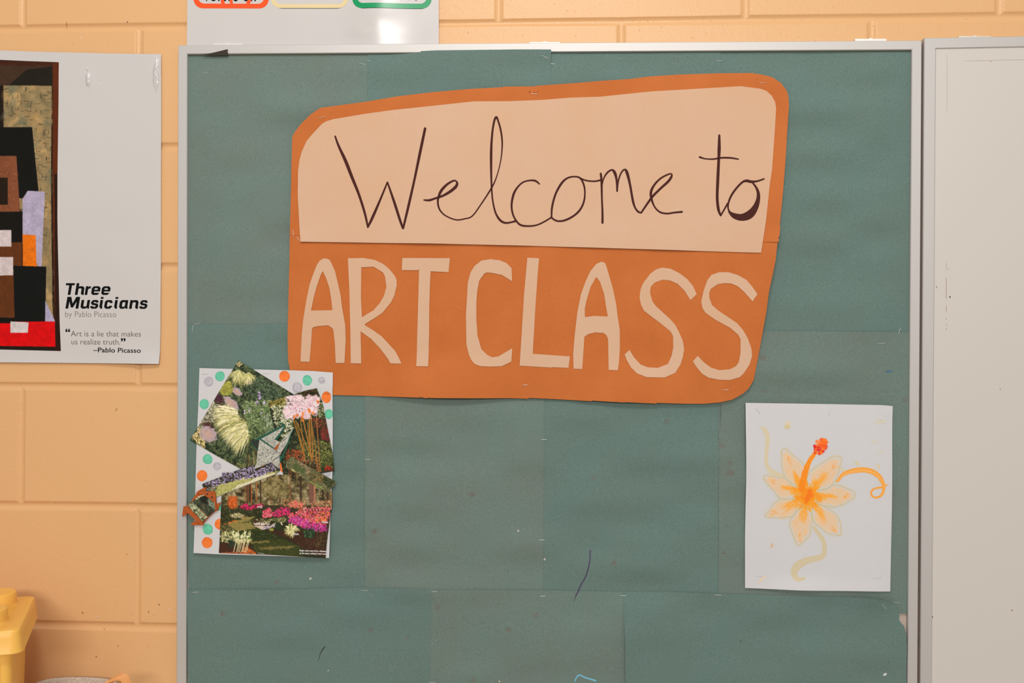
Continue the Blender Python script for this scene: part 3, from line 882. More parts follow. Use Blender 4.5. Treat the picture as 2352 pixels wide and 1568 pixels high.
# ================================================================== raster painter for printed and painted pictures
class Cv:
    """a little canvas, one sample per photograph pixel (times res), sRGB 0..255"""

    def __init__(s, x0, y0, x1, y1, col, res=1.0):
        s.x0, s.y0, s.res = x0, y0, res
        s.w, s.h = int((x1 - x0) * res) + 1, int((y1 - y0) * res) + 1
        s.X, s.Y = np.meshgrid(x0 + np.arange(s.w) / res, y0 + np.arange(s.h) / res)
        s.a = np.empty((s.h, s.w, 3)); s.a[:] = col

    def win(s, x0, y0, x1, y1):
        i0 = max(0, int((y0 - s.y0) * s.res)); i1 = min(s.h, int((y1 - s.y0) * s.res) + 2)
        j0 = max(0, int((x0 - s.x0) * s.res)); j1 = min(s.w, int((x1 - s.x0) * s.res) + 2)
        return slice(i0, max(i0, i1)), slice(j0, max(j0, j1))

    def mix(s, sl, al, col):
        s.a[sl] = s.a[sl] * (1 - al[..., None]) + np.asarray(col, float) * al[..., None]

    def seg(s, x0, y0, x1, y1, w0, w1, col, a=1.0):
        m = max(w0, w1) + 1
        sl = s.win(min(x0, x1) - m, min(y0, y1) - m, max(x0, x1) + m, max(y0, y1) + m)
        X, Y = s.X[sl], s.Y[sl]
        if X.size == 0:
            return
        dx, dy = x1 - x0, y1 - y0
        t = np.clip(((X - x0) * dx + (Y - y0) * dy) / (dx * dx + dy * dy + 1e-9), 0, 1)
        d = np.hypot(X - x0 - t * dx, Y - y0 - t * dy)
        s.mix(sl, a * np.clip((w0 + (w1 - w0) * t) * 0.5 - d + 0.5, 0, 1), col)

    def line(s, pts, col, a=1.0, edge=0.0, sub=6, soft=0.6, rough=0.0, seed=3):
        """one soft stroke through (x, y, w) points, painted as a single wash"""
        p = np.array(pts, float); m = len(p); q = []
        for i in range(m - 1):
            A, B, C, D = p[max(i - 1, 0)], p[i], p[i + 1], p[min(i + 2, m - 1)]
            for j in range(sub):
                t = j / sub
                q.append(0.5 * ((2 * B) + (-A + C) * t + (2 * A - 5 * B + 4 * C - D) * t * t + (-A + 3 * B - 3 * C + D) * t ** 3))
        q.append(p[-1]); q = np.array(q)
        mm = q[:, 2].max() + 2
        sl = s.win(q[:, 0].min() - mm, q[:, 1].min() - mm, q[:, 0].max() + mm, q[:, 1].max() + mm)
        X, Y = s.X[sl], s.Y[sl]
        best = np.full(X.shape, -1e9)
        for A, B in zip(q[:-1], q[1:]):
            dx, dy = B[0] - A[0], B[1] - A[1]
            t = np.clip(((X - A[0]) * dx + (Y - A[1]) * dy) / (dx * dx + dy * dy + 1e-9), 0, 1)
            best = np.maximum(best, (A[2] + (B[2] - A[2]) * t) * 0.5 - np.hypot(X - A[0] - t * dx, Y - A[1] - t * dy))
        if rough:
            best = best + rough * (vnoise(X / 3.0, Y / 3.0, seed) - 0.5)
        al = np.clip(best / soft + 0.5, 0, 1)
        if edge:
            al = al * (1 - edge + edge * np.clip(1.6 - best / 2.5, 0, 1))
        s.mix(sl, a * al, col)

    def ell(s, cx, cy, rx, ry, ang, col, a=1.0, soft=0.15, rough=0.0, seed=5):
        m = max(rx, ry) * 1.3 + 1
        sl = s.win(cx - m, cy - m, cx + m, cy + m)
        X, Y = s.X[sl] - cx, s.Y[sl] - cy
        if X.size == 0:
            return
        c, n_ = math.cos(ang), math.sin(ang)
        r = np.hypot((X * c + Y * n_) / rx, (-X * n_ + Y * c) / ry)
        if rough:
            r = r + rough * (vnoise(s.X[sl] / 4.0, s.Y[sl] / 4.0, seed) - 0.5) * 2
        s.mix(sl, a * np.clip((1 - r) / soft + 0.5, 0, 1), col)

    def poly(s, pts, col, a=1.0, rough=0.0, seed=9):
        p = np.array(pts, float)
        sl = s.win(p[:, 0].min() - 3, p[:, 1].min() - 3, p[:, 0].max() + 3, p[:, 1].max() + 3)
        X, Y = s.X[sl], s.Y[sl]
        if X.size == 0:
            return
        if rough:
            X = X + rough * (vnoise(s.X[sl] / 3.0, s.Y[sl] / 3.0, seed) - 0.5) * 2; Y = Y + rough * (vnoise(s.X[sl] / 3.0 + 40, s.Y[sl] / 3.0, seed) - 0.5) * 2
        al = np.zeros(X.shape)
        o = 0.25 / s.res
        for ox in (-o, o):
            for oy in (-o, o):
                al += inpoly(X + ox, Y + oy, pts) * 0.25
        s.mix(sl, a * al, col)

    def grain(s, amp, sc=2.0, seed=17, mask=None):
        nn = 1 + amp * 2 * (vnoise(s.X / sc, s.Y / sc, seed) - 0.5)
        if mask is not None:
            nn = np.where(inpoly(s.X, s.Y, mask), nn, 1)
        s.a *= nn[..., None]

    def leaves(s, region, n, pal, ln, wd, ang=None, spread=3.2, a=0.9, r=None):
        """n small leaf strokes at random inside the polygon"""
        r = r or random
        p = np.array(region, float)
        x0, y0, x1, y1 = p[:, 0].min(), p[:, 1].min(), p[:, 0].max(), p[:, 1].max()
        xs_ = np.array([r.uniform(x0, x1) for _ in range(n * 2)]); ys_ = np.array([r.uniform(y0, y1) for _ in range(n * 2)])
        k = inpoly(xs_, ys_, region)
        for x, y in list(zip(xs_[k], ys_[k]))[:n]:
            g = (ang if ang is not None else 0) + r.uniform(-spread, spread)
            l = ln * r.uniform(0.5, 1.3)
            c = np.array(pal[r.randrange(len(pal))], float) * r.uniform(0.85, 1.15)
            s.seg(x, y, x + l * math.cos(g), y + l * math.sin(g), wd * r.uniform(0.7, 1.2), wd * 0.25, np.clip(c, 0, 255), a)

    def foliage(s, region, pal, sc, seed, a=0.9):
        """soft out-of-focus greenery: palette picked by layered noise inside the polygon"""
        p = np.array(region, float)
        sl = s.win(p[:, 0].min(), p[:, 1].min(), p[:, 0].max(), p[:, 1].max())
        X, Y = s.X[sl], s.Y[sl]
        q = .5 * vnoise(X / sc, Y / sc, seed) + .3 * vnoise(X / sc * 2.3, Y / sc * 2.3, seed + 1) + .2 * vnoise(X / sc * 5, Y / sc * 5, seed + 2)
        q = np.clip((q - .22) / .56, 0, .999) * (len(pal) - 1)
        i = q.astype(int); f = (q - i)[..., None]
        pa = np.array(pal, float)
        col = pa[i] * (1 - f) + pa[np.minimum(i + 1, len(pal) - 1)] * f
        al = np.where(inpoly(X, Y, region), a, 0)[..., None]
        s.a[sl] = s.a[sl] * (1 - al) + col * al

    def tuft(s, cx, cy, n, pal, l0, l1, a0, a1, wd=1.6, curve=0.0, r=random):
        for _ in range(n):
            g = r.uniform(a0, a1); l = r.uniform(l0, l1); b_ = r.uniform(0.0, 0.45) * l
            x0, y0 = cx + b_ * math.cos(g) + r.uniform(-2, 2), cy + b_ * math.sin(g) + r.uniform(-2, 2)
            xm, ym = cx + 0.7 * l * math.cos(g), cy + 0.7 * l * math.sin(g)
            x1, y1 = cx + l * math.cos(g), cy + l * math.sin(g) + curve * l
            c = np.clip(np.array(pal[r.randrange(len(pal))], float) * r.uniform(0.85, 1.12), 0, 255)
            s.seg(x0, y0, xm, ym, wd * 0.8, wd, c, .9); s.seg(xm, ym, x1, y1, wd, 0.3, c, .9)


def nearest_on(poly, x, y):
    best = np.full(x.shape, 1e18); bx, by = x.copy(), y.copy()
    n_ = len(poly)
    for i in range(n_):
        (ax, ay), (cx_, cy_) = poly[i], poly[(i + 1) % n_]
        dx, dy = cx_ - ax, cy_ - ay
        t = np.clip(((x - ax) * dx + (y - ay) * dy) / (dx * dx + dy * dy + 1e-12), 0, 1)
        qx, qy = ax + t * dx, ay + t * dy
        d = (x - qx) ** 2 + (y - qy) ** 2
        k = d < best
        best = np.where(k, d, best); bx = np.where(k, qx, bx); by = np.where(k, qy, by)
    return bx, by


def canvas_mesh(name, cv, outline, mat, dref, dfun, parent, mask=None, origin=None):
    """turn the canvas into a mesh: cells inside the outline (rim snapped to it) or under the mask, one colour per vertex"""
    X, Y = cv.X.copy(), cv.Y.copy()
    ins = inpoly(X, Y, outline) if outline is not None else mask
    c = ins[:-1, :-1] | ins[1:, :-1] | ins[:-1, 1:] | ins[1:, 1:]
    if outline is not None:
        o_ = ~ins
        bx, by = nearest_on(outline, X[o_], Y[o_])
        X[o_], Y[o_] = bx, by
    idx = np.arange(X.size).reshape(X.shape)
    F = np.stack([idx[:-1, :-1][c], idx[1:, :-1][c], idx[1:, 1:][c], idx[:-1, 1:][c]], -1)
    used, inv = np.unique(F, return_inverse=True)
    F = inv.reshape(F.shape)
    x, y = X.ravel()[used], Y.ravel()[used]
    W3 = P(x, y, dref)
    W3[:, 1] = -(np.asarray(dfun(x, y)) + np.zeros(len(x)))
    gain = 1.16 if mat is PRINT else 1.0          # ink albedo
    return mk(name, W3, F, mat, parent, cols=np.clip(gain * lin(cv.a.reshape(-1, 3)[used]), 0, .95).astype(np.float32), smooth=True, origin=origin)


# ================================================================== printed words
def word(name, text, x0, x1, y0, mat, parent, dref, dfun, hgt=None, bold=0.0, shear=0.0, tilt=0.0, cap='x'):
    """text between pixel columns x0 and x1 with its base line at row y0; hgt = pixel height of the tallest letter"""
    cu = bpy.data.curves.new(name, 'FONT')
    cu.body = text
    cu.size = 1.0
    cu.offset = bold
    cu.shear = shear
    cu.resolution_u = 4
    ob = bpy.data.objects.new(name, cu)
    COL.objects.link(ob)
    bpy.context.view_layer.update()
    dg = bpy.context.evaluated_depsgraph_get()
    me = bpy.data.meshes.new_from_object(ob.evaluated_get(dg))
    bpy.data.objects.remove(ob)
    co = np.empty(len(me.vertices) * 3, np.float32); me.vertices.foreach_get('co', co); co = co.reshape(-1, 3)
    a, b_ = co[:, 0].min(), co[:, 0].max()
    s = (x1 - x0) / (b_ - a)
    sy = s if hgt is None else hgt / co[:, 1].max()
    px = x0 + (co[:, 0] - a) * s
    py = y0 - co[:, 1] * sy + tilt * (px - x0)
    W3 = P(px, py, dref)
    W3[:, 1] = -(np.asarray(dfun(px, py)) + 0.00015)
    F = [tuple(p.vertices) for p in me.polygons]
    bpy.data.meshes.remove(me)
    return mk(name, W3, F, mat, parent)


# ================================================================== left art poster
def pdep(x, y):
    x, y = np.asarray(x, float), np.asarray(y, float)
    d = 0.0016 + 0.0016 * vnoise(x / 160 + 8, y / 190, 31) + 0.0007 * vnoise(x / 60, y / 80, 32)
    d = d + 0.0048 * sst(x, 215, 345) * sst(y, 790, 838) * (1 - 0.5 * sst(x, 345, 372)) + 0.0018 * sst(y, 815, 836)
    # pinched lamination near the added glare blisters
    d = d + 0.0011 * bump1(x, 356, 14) * bump1(y, 168, 34) * (1 + 0.5 * np.sin(y / 3.1 + x / 9)) + 0.0010 * bump1(x, 203, 9) * bump1(y, 182, 24) * (1 + .6 * np.sin(y / 2.7))
    d = d + 0.0006 * bump1((x - 190) * 0.45 - (y - 600) * 0.9, 0, 60)
    return d


ap = sheet('art_poster', [(-640, 109), (-300, 111), (0, 115.3), (100, 119), (250, 122.8), (370, 124.2), (370.5, 300), (369.5, 480), (369.5, 600), (368.5, 760), (366.8, 835.4), (280, 834.4), (140, 833), (0, 831.8), (-640, 826)],
           GLOSS, 0.003, pdep, step=15, thick=.0003)
tag(ap, 'glossy white art poster with an abstract print, cut by the left picture edge', 'poster')
pic = [(-560, 133), (0, 137.4), (135.3, 143), (134, 260), (132.3, 400), (131.6, 500), (133.2, 580), (135, 660), (137, 740), (139.6, 806), (0, 802.4), (-560, 798)]
cv = Cv(-150, 120, 146, 812, (34, 25, 18))
xl = cv.x0
# a plain abstract arrangement of overlapping coloured paper-like blocks
tan = [(8, 196), (119, 197), (117, 420), (120, 700), (126, 760), (96, 764), (60, 500), (8, 420)]
cv.poly(tan, (150, 127, 88))
for _ in range(160):
    x, y = random.uniform(8, 122), random.uniform(196, 740)
    if inpoly(np.array([x]), np.array([y]), tan)[0]:
        cv.ell(x, y, random.uniform(5, 16), random.uniform(4, 12), random.uniform(0, 3), random.choice([(190, 150, 95), (98, 104, 84), (126, 116, 84), (206, 166, 108), (112, 100, 72)]), .45, .9)
for _ in range(230):
    x, y = random.uniform(8, 122), random.uniform(196, 560)
    if inpoly(np.array([x]), np.array([y]), tan)[0]:
        g = random.choice([0.05, 1.6]) + random.uniform(-.15, .15); l = random.uniform(5, 12)
        cv.seg(x, y, x + l * math.cos(g), y + l * math.sin(g), 1.4, 1.0, (48, 46, 36), .75)
cv.poly([(xl, 148), (119, 150), (119, 196), (xl, 196)], (66, 46, 33))
cv.poly([(60, 160), (120, 152), (120, 196), (20, 196)], (34, 30, 22))
cv.poly([(xl, 136), (140, 142), (140, 152), (xl, 147)], (66, 34, 20))
cv.poly([(121, 146), (137, 143), (134, 500), (140, 806), (127, 806), (121, 500)], (92, 42, 20))
cv.poly([(125, 400), (133, 400), (140, 806), (127, 806)], (44, 25, 16))
cv.poly([(xl, 292), (74, 292), (90, 452), (xl, 470)], (20, 20, 17))
cv.poly([(xl, 357), (38, 358), (46, 486), (xl, 490)], (128, 74, 48))
cv.leaves([(xl, 360), (37, 360), (44, 484), (xl, 484)], 260, [(150, 92, 62), (104, 56, 36), (142, 84, 54)], 9, 1.6, a=.7)
cv.poly([(xl, 410), (18, 408), (18, 470), (xl, 470)], (36, 26, 17))
cv.poly([(64, 438), (103, 440), (95, 620), (52, 560), (52, 456)], (176, 164, 188))
cv.poly([(xl, 486), (52, 486), (50, 560), (xl, 556)], (24, 20, 16))
cv.poly([(xl, 560), (50, 556), (50, 760), (xl, 740)], (96, 52, 24))
cv.poly([(52, 538), (82, 540), (84, 632), (52, 628)], (226, 112, 20))
cv.poly([(xl, 530), (26, 528), (26, 566), (xl, 566)], (205, 190, 188))
cv.poly([(xl, 590), (30, 590), (30, 632), (xl, 634)], (205, 190, 188))
cv.poly([(30, 610), (106, 612), (104, 742), (34, 742)], (19, 20, 18))
cv.poly([(104, 690), (126, 736), (126, 744), (104, 744)], (172, 164, 190))
cv.poly([(xl, 740), (126, 738), (127, 796), (xl, 792)], (214, 12, 16))
cv.poly([(xl, 724), (40, 730), (40, 742), (xl, 742)], (22, 18, 16))
cv.poly([(24, 738), (66, 740), (64, 764), (24, 764)], (206, 196, 194))
cv.grain(.07, 2.2, 3)
cv.grain(.05, 11, 4)
pr = canvas_mesh('printed_picture', cv, [(-150, 136.2), (0, 137.4), (135.3, 143), (134, 260), (132.3, 400), (131.6, 500), (133.2, 580), (135, 660), (137, 740), (139.6, 806), (0, 802.4), (-150, 801)], PRINTG, 0.003,
                 lambda x, y: pdep(x, y) + .00012, ap)
GREY = plain('grey_poster_ink', (126, 112, 106), rough=.3)
DGREY = plain('dark_grey_poster_ink', (88, 78, 72), rough=.3)
pd = lambda x, y: pdep(x, y)

def glyphs(name, items, k, y0, tilt, mat, parent, dref, dfun):
    """chamfered block letters: items = (x of the letter, outline, hole or None) in pixels above the base line, leaned by k"""
    V, F = [], []
    for x0, outl, hole in items:
        loops = [[Vector((a_, b_, 0)) for a_, b_ in lp] for lp in ([outl] + ([hole] if hole else []))]
        flat = [v for lp in loops for v in lp]
        base = len(V)
        V += [(x0 + v[0] + k * v[1], y0 - v[1] + tilt * (x0 + v[0] - 150)) for v in flat]
        for t_ in geometry.tessellate_polygon(loops):
            F.append(tuple(base + i for i in t_))
    V = np.array(V)
    W3 = P(V[:, 0], V[:, 1], dref)
    W3[:, 1] = -(np.asarray(dfun(V[:, 0], V[:, 1])) + .00015)
    return mk(name, W3, F, mat, parent)


gT = [(-8, 22), (-8, 27), (12.5, 27), (12.5, 22), (6.4, 22), (6.4, 0), (0, 0), (0, 22)]
gh = [(0, 0), (0, 27), (6.3, 27), (6.3, 18.6), (8, 20), (16, 20), (19.8, 16), (19.8, 5), (20.4, 4.4), (20.4, 0), (16.5, 0), (13.4, 3), (13.4, 13.6), (12, 15), (8, 15), (6.3, 13.4), (6.3, 0)]
gr = [(0, 0), (0, 20), (6, 20), (6, 17.6), (8.4, 20), (11.6, 20), (11.6, 14.6), (8, 14.6), (6, 12.6), (6, 0)]
ge = [(0, 4), (0, 16), (4, 20), (16, 20), (20, 16), (20, 8), (6.2, 8), (6.2, 6), (7.2, 5), (18.6, 5), (18.6, 3.8), (14.8, 0), (4, 0)]
geh = [(6.2, 12), (6.2, 14.2), (7.4, 15.4), (12.6, 15.4), (13.8, 14.2), (13.8, 12)]
gM = [(0, 0), (0, 27), (9, 27), (14.6, 12), (20.6, 27), (29.6, 27), (29.6, 0), (23, 0), (23, 16), (16.8, 2.4), (12.2, 2.4), (6.4, 16), (6.4, 0)]
gu = [(0, 4), (0, 20), (6.3, 20), (6.3, 6.4), (7.6, 5), (11.8, 5), (13.6, 6.8), (13.6, 20), (19.8, 20), (19.8, 5), (20.4, 4.4), (20.4, 0), (17, 0), (14.6, 2.4), (12.4, 0), (4, 0)]
gs = [(0, 3.6), (0, 6), (6, 6), (6, 5.4), (6.8, 4.6), (11.6, 4.6), (12.2, 5.2), (12.2, 6.6), (11.4, 7.6), (3.8, 8.6), (.6, 11.8), (.6, 16), (4.4, 20), (14.2, 20), (17.6, 16.4), (17.6, 14), (11.8, 14), (11.8, 14.6), (11, 15.4), (7.2, 15.4), (6.6, 14.8), (6.6, 13.8), (7.4, 13), (14.8, 12), (18.2, 8.8), (18.2, 4), (14.4, 0), (3.8, 0)]
gi = [(0, 4), (0, 20), (6.3, 20), (6.3, 5.6), (7, 4.8), (7, 0), (3.6, 0)]
gd = [(0, 22.6), (0, 27), (6.5, 27), (6.5, 22.6)]
gc = [(0, 4), (0, 16), (4, 20), (14, 20), (18, 16), (18, 13), (11.8, 13), (11.8, 14), (10.6, 15.2), (7.4, 15.2), (6.2, 14), (6.2, 6), (7.4, 4.8), (10.6, 4.8), (11.8, 6), (11.8, 7), (18, 7), (18, 4), (14, 0), (4, 0)]
ga = [(0, 4), (0, 16), (4, 20), (19, 20), (19, 5), (19.8, 4.4), (19.8, 0), (16.4, 0), (14, 2.4), (11.6, 0), (4, 0)]
gah = [(6.2, 6), (6.2, 13.6), (7.6, 15), (12.8, 15), (12.8, 6.6), (11, 4.8), (7.4, 4.8)]
gn = [(0, 0), (0, 20), (6.2, 20), (6.2, 18.2), (8, 20), (16, 20), (19.8, 16), (19.8, 5), (20.4, 4.4), (20.4, 0), (16.6, 0), (13.5, 3), (13.5, 13.6), (12, 15), (8, 15), (6.2, 13.2), (6.2, 0)]
glyphs('printed_title', [(155.2, gT, None), (171.6, gh, None), (194.2, gr, None), (208.6, ge, geh), (231.8, ge, geh)], .17, 677.0, .002, BLACK, ap, .003, pd)
glyphs('printed_title', [(150, gM, None), (183.8, gu, None), (206.2, gs, None), (227.2, gi, None), (227.2, gd, None), (238.3, gc, None), (261.3, gi, None), (261.3, gd, None), (272.8, ga, gah), (296.3, gn, None), (319.3, gs, None)], .17, 708.4, .004, BLACK, ap, .003, pd)
word('printed_line', 'by Pablo Picasso', 149.5, 267, 727.6, GREY, ap, .003, pd, hgt=13, bold=-.012, tilt=.005)
word('printed_line', 'Art is a lie that makes', 162.5, 323.5, 772.0, DGREY, ap, .003, pd, hgt=12.4, bold=-.008, tilt=.005)
word('printed_line', 'us realize truth.', 164, 276, 790.6, DGREY, ap, .003, pd, hgt=12.4, bold=-.008, tilt=.005)
word('printed_line', '\u2013Pablo Picasso', 214, 324, 808.6, BLACK, ap, .003, pd, hgt=11.0, bold=.012, tilt=.012)


def quote(x, y, up, parent):
    pts = [(0, 7.6), (0, 3), (1.6, .6), (4.2, 0), (4.2, 1.6), (2.9, 2.4), (2.7, 3.4), (4.4, 3.4), (4.4, 7.6)]
    for k in (0, 6):
        q = [(x + k + (a if up else 4.4 - a), y + (b_ if up else 7.6 - b_)) for a, b_ in pts]
        sheet('quotation_mark', q, BLACK, .003, lambda x, y: pdep(x, y) + .0002, step=3, parent=parent, thick=.0001)


quote(150.3, 754.4, True, ap); quote(277.8, 776.6, False, ap)

# glossy blisters added to the poster so the lamp glints on its lamination
GLARE = plain('glare_blister_white', (206, 202, 199), rough=.16, noise=.01, spec=.6)
for tx, ty, rx, ry, hh in ((203, 183, 7.5, 22, .0030), (201.5, 158, 3, 7, .0014), (360.5, 170, 8.0, 40, .0036), (228, 184, 2.2, 2.2, .0009)):
    N_, M_ = 26, 7
    V, F = [(tx, ty, 1.0)], []
    for r_ in range(1, M_ + 1):
        for i in range(N_):
            g = 2 * math.pi * i / N_
            w_ = 1 + .5 * (float(vnoise(np.array(3 + 2 * math.cos(g) + tx), np.array(3 + 2 * math.sin(g)), 45)) - .5)
            q = r_ / M_
            x_, y_ = tx + rx * q * w_ * math.cos(g), ty + ry * q * w_ * math.sin(g)
            V.append((x_, y_, (1 - q * q) * (1 + .30 * math.sin(y_ * 1.1 + x_ * .5) + .2 * math.sin(y_ * .6))))
    for i in range(N_):
        j = (i + 1) % N_
        F.append((0, 1 + j, 1 + i))
        for r_ in range(M_ - 1):
            F.append((1 + r_ * N_ + i, 1 + r_ * N_ + j, 1 + (r_ + 1) * N_ + j, 1 + (r_ + 1) * N_ + i))
    V = np.array(V)
    W3 = P(np.clip(V[:, 0], 0, 369.5), V[:, 1], .003)
    W3[:, 1] = -(pdep(V[:, 0], V[:, 1]) - .0002 + hh * V[:, 2])
    mk('glare_blister', W3, F, GLARE, ap, smooth=True)

# ================================================================== top poster
def tdep(x, y):
    x, y = np.asarray(x, float), np.asarray(y, float)
    d = 0.0025 + 0.0015 * vnoise(x / 150 + 2, y / 150, 35) + .0004 * vnoise(x / 40, y / 40, 36)
    d = d + 0.0075 * bump1(x, 855, 60) * sst(y, 105, 20) if False else d + 0.0062 * bump1(x, 862, 52) * (0.35 + .65 * bump1(y, 40, 60))
    return d + 0.0022 * bump1(y, 70, 8) * bump1(x, 826, 18)


tpo = sheet('notice_poster', [(433, -560), (1008, -560), (1008, -200), (1008, 40), (1008, 106), (760, 107), (429.6, 108), (430.4, 40), (432, -200)], GLOSS, 0.003, tdep, step=13, thick=.0003)
tag(tpo, 'white laminated poster with three rounded coloured boxes tucked behind the board top', 'poster')


def rbox(x0, y0, x1, y1, r, n=7):
    p = []
    for cx_, cy_, s0 in ((x1 - r, y1 - r, 0), (x0 + r, y1 - r, 1), (x0 + r, y0 + r, 2), (x1 - r, y0 + r, 3)):
        for i in range(n + 1):
            g = (s0 + i / n) * math.pi / 2
            p.append((cx_ + r * math.cos(g), cy_ + r * math.sin(g)))
    return p


def ringbox(name, x0, x1, y1, th, col, dark, lab):
    m_ = plain(lab.replace(' ', '_') + '_ink', col, rough=.25, noise=.02)
    o = sheet(name, rbox(x0, -150, x1, y1, 22), m_, .003, lambda x, y: tdep(x, y) + .0003, step=8, holes=[rbox(x0 + th, -150 + th, x1 - th, y1 - th * .98, 14)], parent=tpo, thick=.0002)
    o['label'] = lab
    if dark:
        sheet('box_outline', rbox(x0 + 3, -148, x1 - 2, y1 + 1.2, 23), plain('black_outline_ink', (30, 24, 22), rough=.3), .003, lambda x, y: tdep(x, y) + .0001, step=8, holes=[rbox(x0 + 6, -140, x1 - 6, y1 - 5, 18)], parent=tpo, thick=.0001)
    return o


ringbox('rounded_box', 445, 617.5, 19.6, 11, (250, 82, 20), False, 'orange rounded box')
ringbox('rounded_box', 622.5, 800, 18.6, 9, (228, 206, 156), True, 'pale yellow rounded box')
ringbox('rounded_box', 810, 991.5, 20.4, 11.5, (8, 150, 90), True, 'green rounded box')
OR = plain('orange_stroke_ink', (250, 82, 20), rough=.25)
tdz = lambda x, y: tdep(x, y) + .0003
for st in ([(506, -40, 8), (511, 0, 8), (514, 11, 8)], [(528, -40, 9), (531, 0, 7), (533, 10, 6)], [(590, -40, 8), (575, -2, 8), (568, 10, 7)]):
    ribbon([st], 'orange_stroke', OR, .003, tdz, tpo)
word('handwritten_line', 'voices off', 468, 592, 2.6, BLACK, tpo, .003, tdz, hgt=34, bold=.006)
RD = plain('dark_red_ink', (120, 40, 35), rough=.4)
ribbon([[(850, -14, 2.2), (850.3, 1, 2)]], 'letter_stroke', RD, .003, tdz, tpo)
ribbon([[(922, -14, 2.2), (921, 1, 2)]], 'letter_stroke', RD, .003, tdz, tpo)
ribbon([[(943, -14, 2), (941, 0.5, 2)]], 'letter_stroke', RD, .003, tdz, tpo)
ribbon([[(949, -10, 2), (955, 0.8, 2), (957, 1, 2)]], 'letter_stroke', RD, .003, tdz, tpo)
# ================================================================== flower painting
def fdep(x, y):
    x, y = np.asarray(x, float), np.asarray(y, float)
    d = under(x, y) + 0.0012 + 0.0008 * vnoise(x / 90, y / 90, 41)
    d = d + 0.0035 * (1 - sst(x, 1708, 1745)) * bump1(y, 1060, 80) + 0.0048 * sst(y, 1315, 1358) * bump1(x, 1840, 75) + 0.0016 * sst(y, 1325, 1358) * bump1(x, 1960, 60)
    d = d + 0.0016 * sst(x, 2020, 2047) * (1 - sst(y, 930, 975)) + 0.002 * sst(x, 2015, 2045) * bump1(y, 1150, 120)
    return d


FO = [(1710.5, 924.2), (1880, 926.6), (2020, 929.3), (2047.4, 931.6), (2046.6, 1010), (2045.4, 1150), (2043.4, 1280), (2042, 1355.8), (1960, 1353.8), (1840, 1351.6), (1709.4, 1347.4), (1709.2, 1230), (1711.3, 1110), (1711.2, 1010)]
fp = sheet('flower_painting', FO, WHITE, 0.0145, fdep, step=7, thick=.0003)
tag(fp, 'white sheet with a watercolour orange lily, stapled at the board lower right', 'painting')
PAP = (208, 206, 207)
cv = Cv(1712, 930, 2042, 1350, PAP, 1.25)
Z5 = lambda p: [(1690 + q[0] / 3.408, 910 + q[1] / 3.408) + ((q[2] / 3.408,) if len(q) > 2 else ()) for q in p]
_lay = [0]


def part_of(name, before):
    df = np.abs(cv.a - before).max(-1) > 1.2
    _lay[0] += 1
    k = _lay[0]
    if df.any():
        canvas_mesh(name, cv, None, PAINT, 0.0145, lambda x, y: fdep(x, y) + .00007 + .000004 * k, fp, mask=df)


OCH, POR, ORG, DOR = (216, 200, 160), (238, 192, 140), (255, 152, 18), (252, 118, 12)
rr = random.Random(5)
petals = [
    ([(365, 402), (430, 450), (530, 535), (520, 600), (515, 660), (490, 705), (440, 680), (400, 645), (365, 600), (350, 480)], 1.35),
    ([(560, 600), (640, 535), (720, 480), (805, 465), (815, 500), (800, 560), (775, 640), (740, 690), (690, 722), (600, 720), (552, 690)], -.85),
    ([(640, 735), (700, 720), (750, 690), (830, 702), (915, 745), (912, 790), (870, 815), (830, 840), (760, 858), (700, 852), (620, 826)], .05),
    ([(612, 835), (690, 860), (760, 905), (800, 960), (812, 1010), (806, 1078), (740, 1072), (690, 1050), (640, 1010), (600, 970), (590, 900)], .95),
    ([(500, 860), (560, 880), (590, 930), (580, 1000), (570, 1080), (530, 1118), (480, 1160), (450, 1100), (420, 1030), (415, 985), (440, 930)], 1.7),
    ([(520, 840), (470, 890), (430, 935), (340, 942), (225, 935), (245, 900), (285, 840), (345, 800), (440, 800)], 2.9),
    ([(480, 745), (440, 700), (400, 655), (360, 632), (290, 625), (235, 612), (215, 630), (240, 680), (300, 745), (345, 795), (440, 790)], .4)]
cen = Z5([(548, 765)])[0]
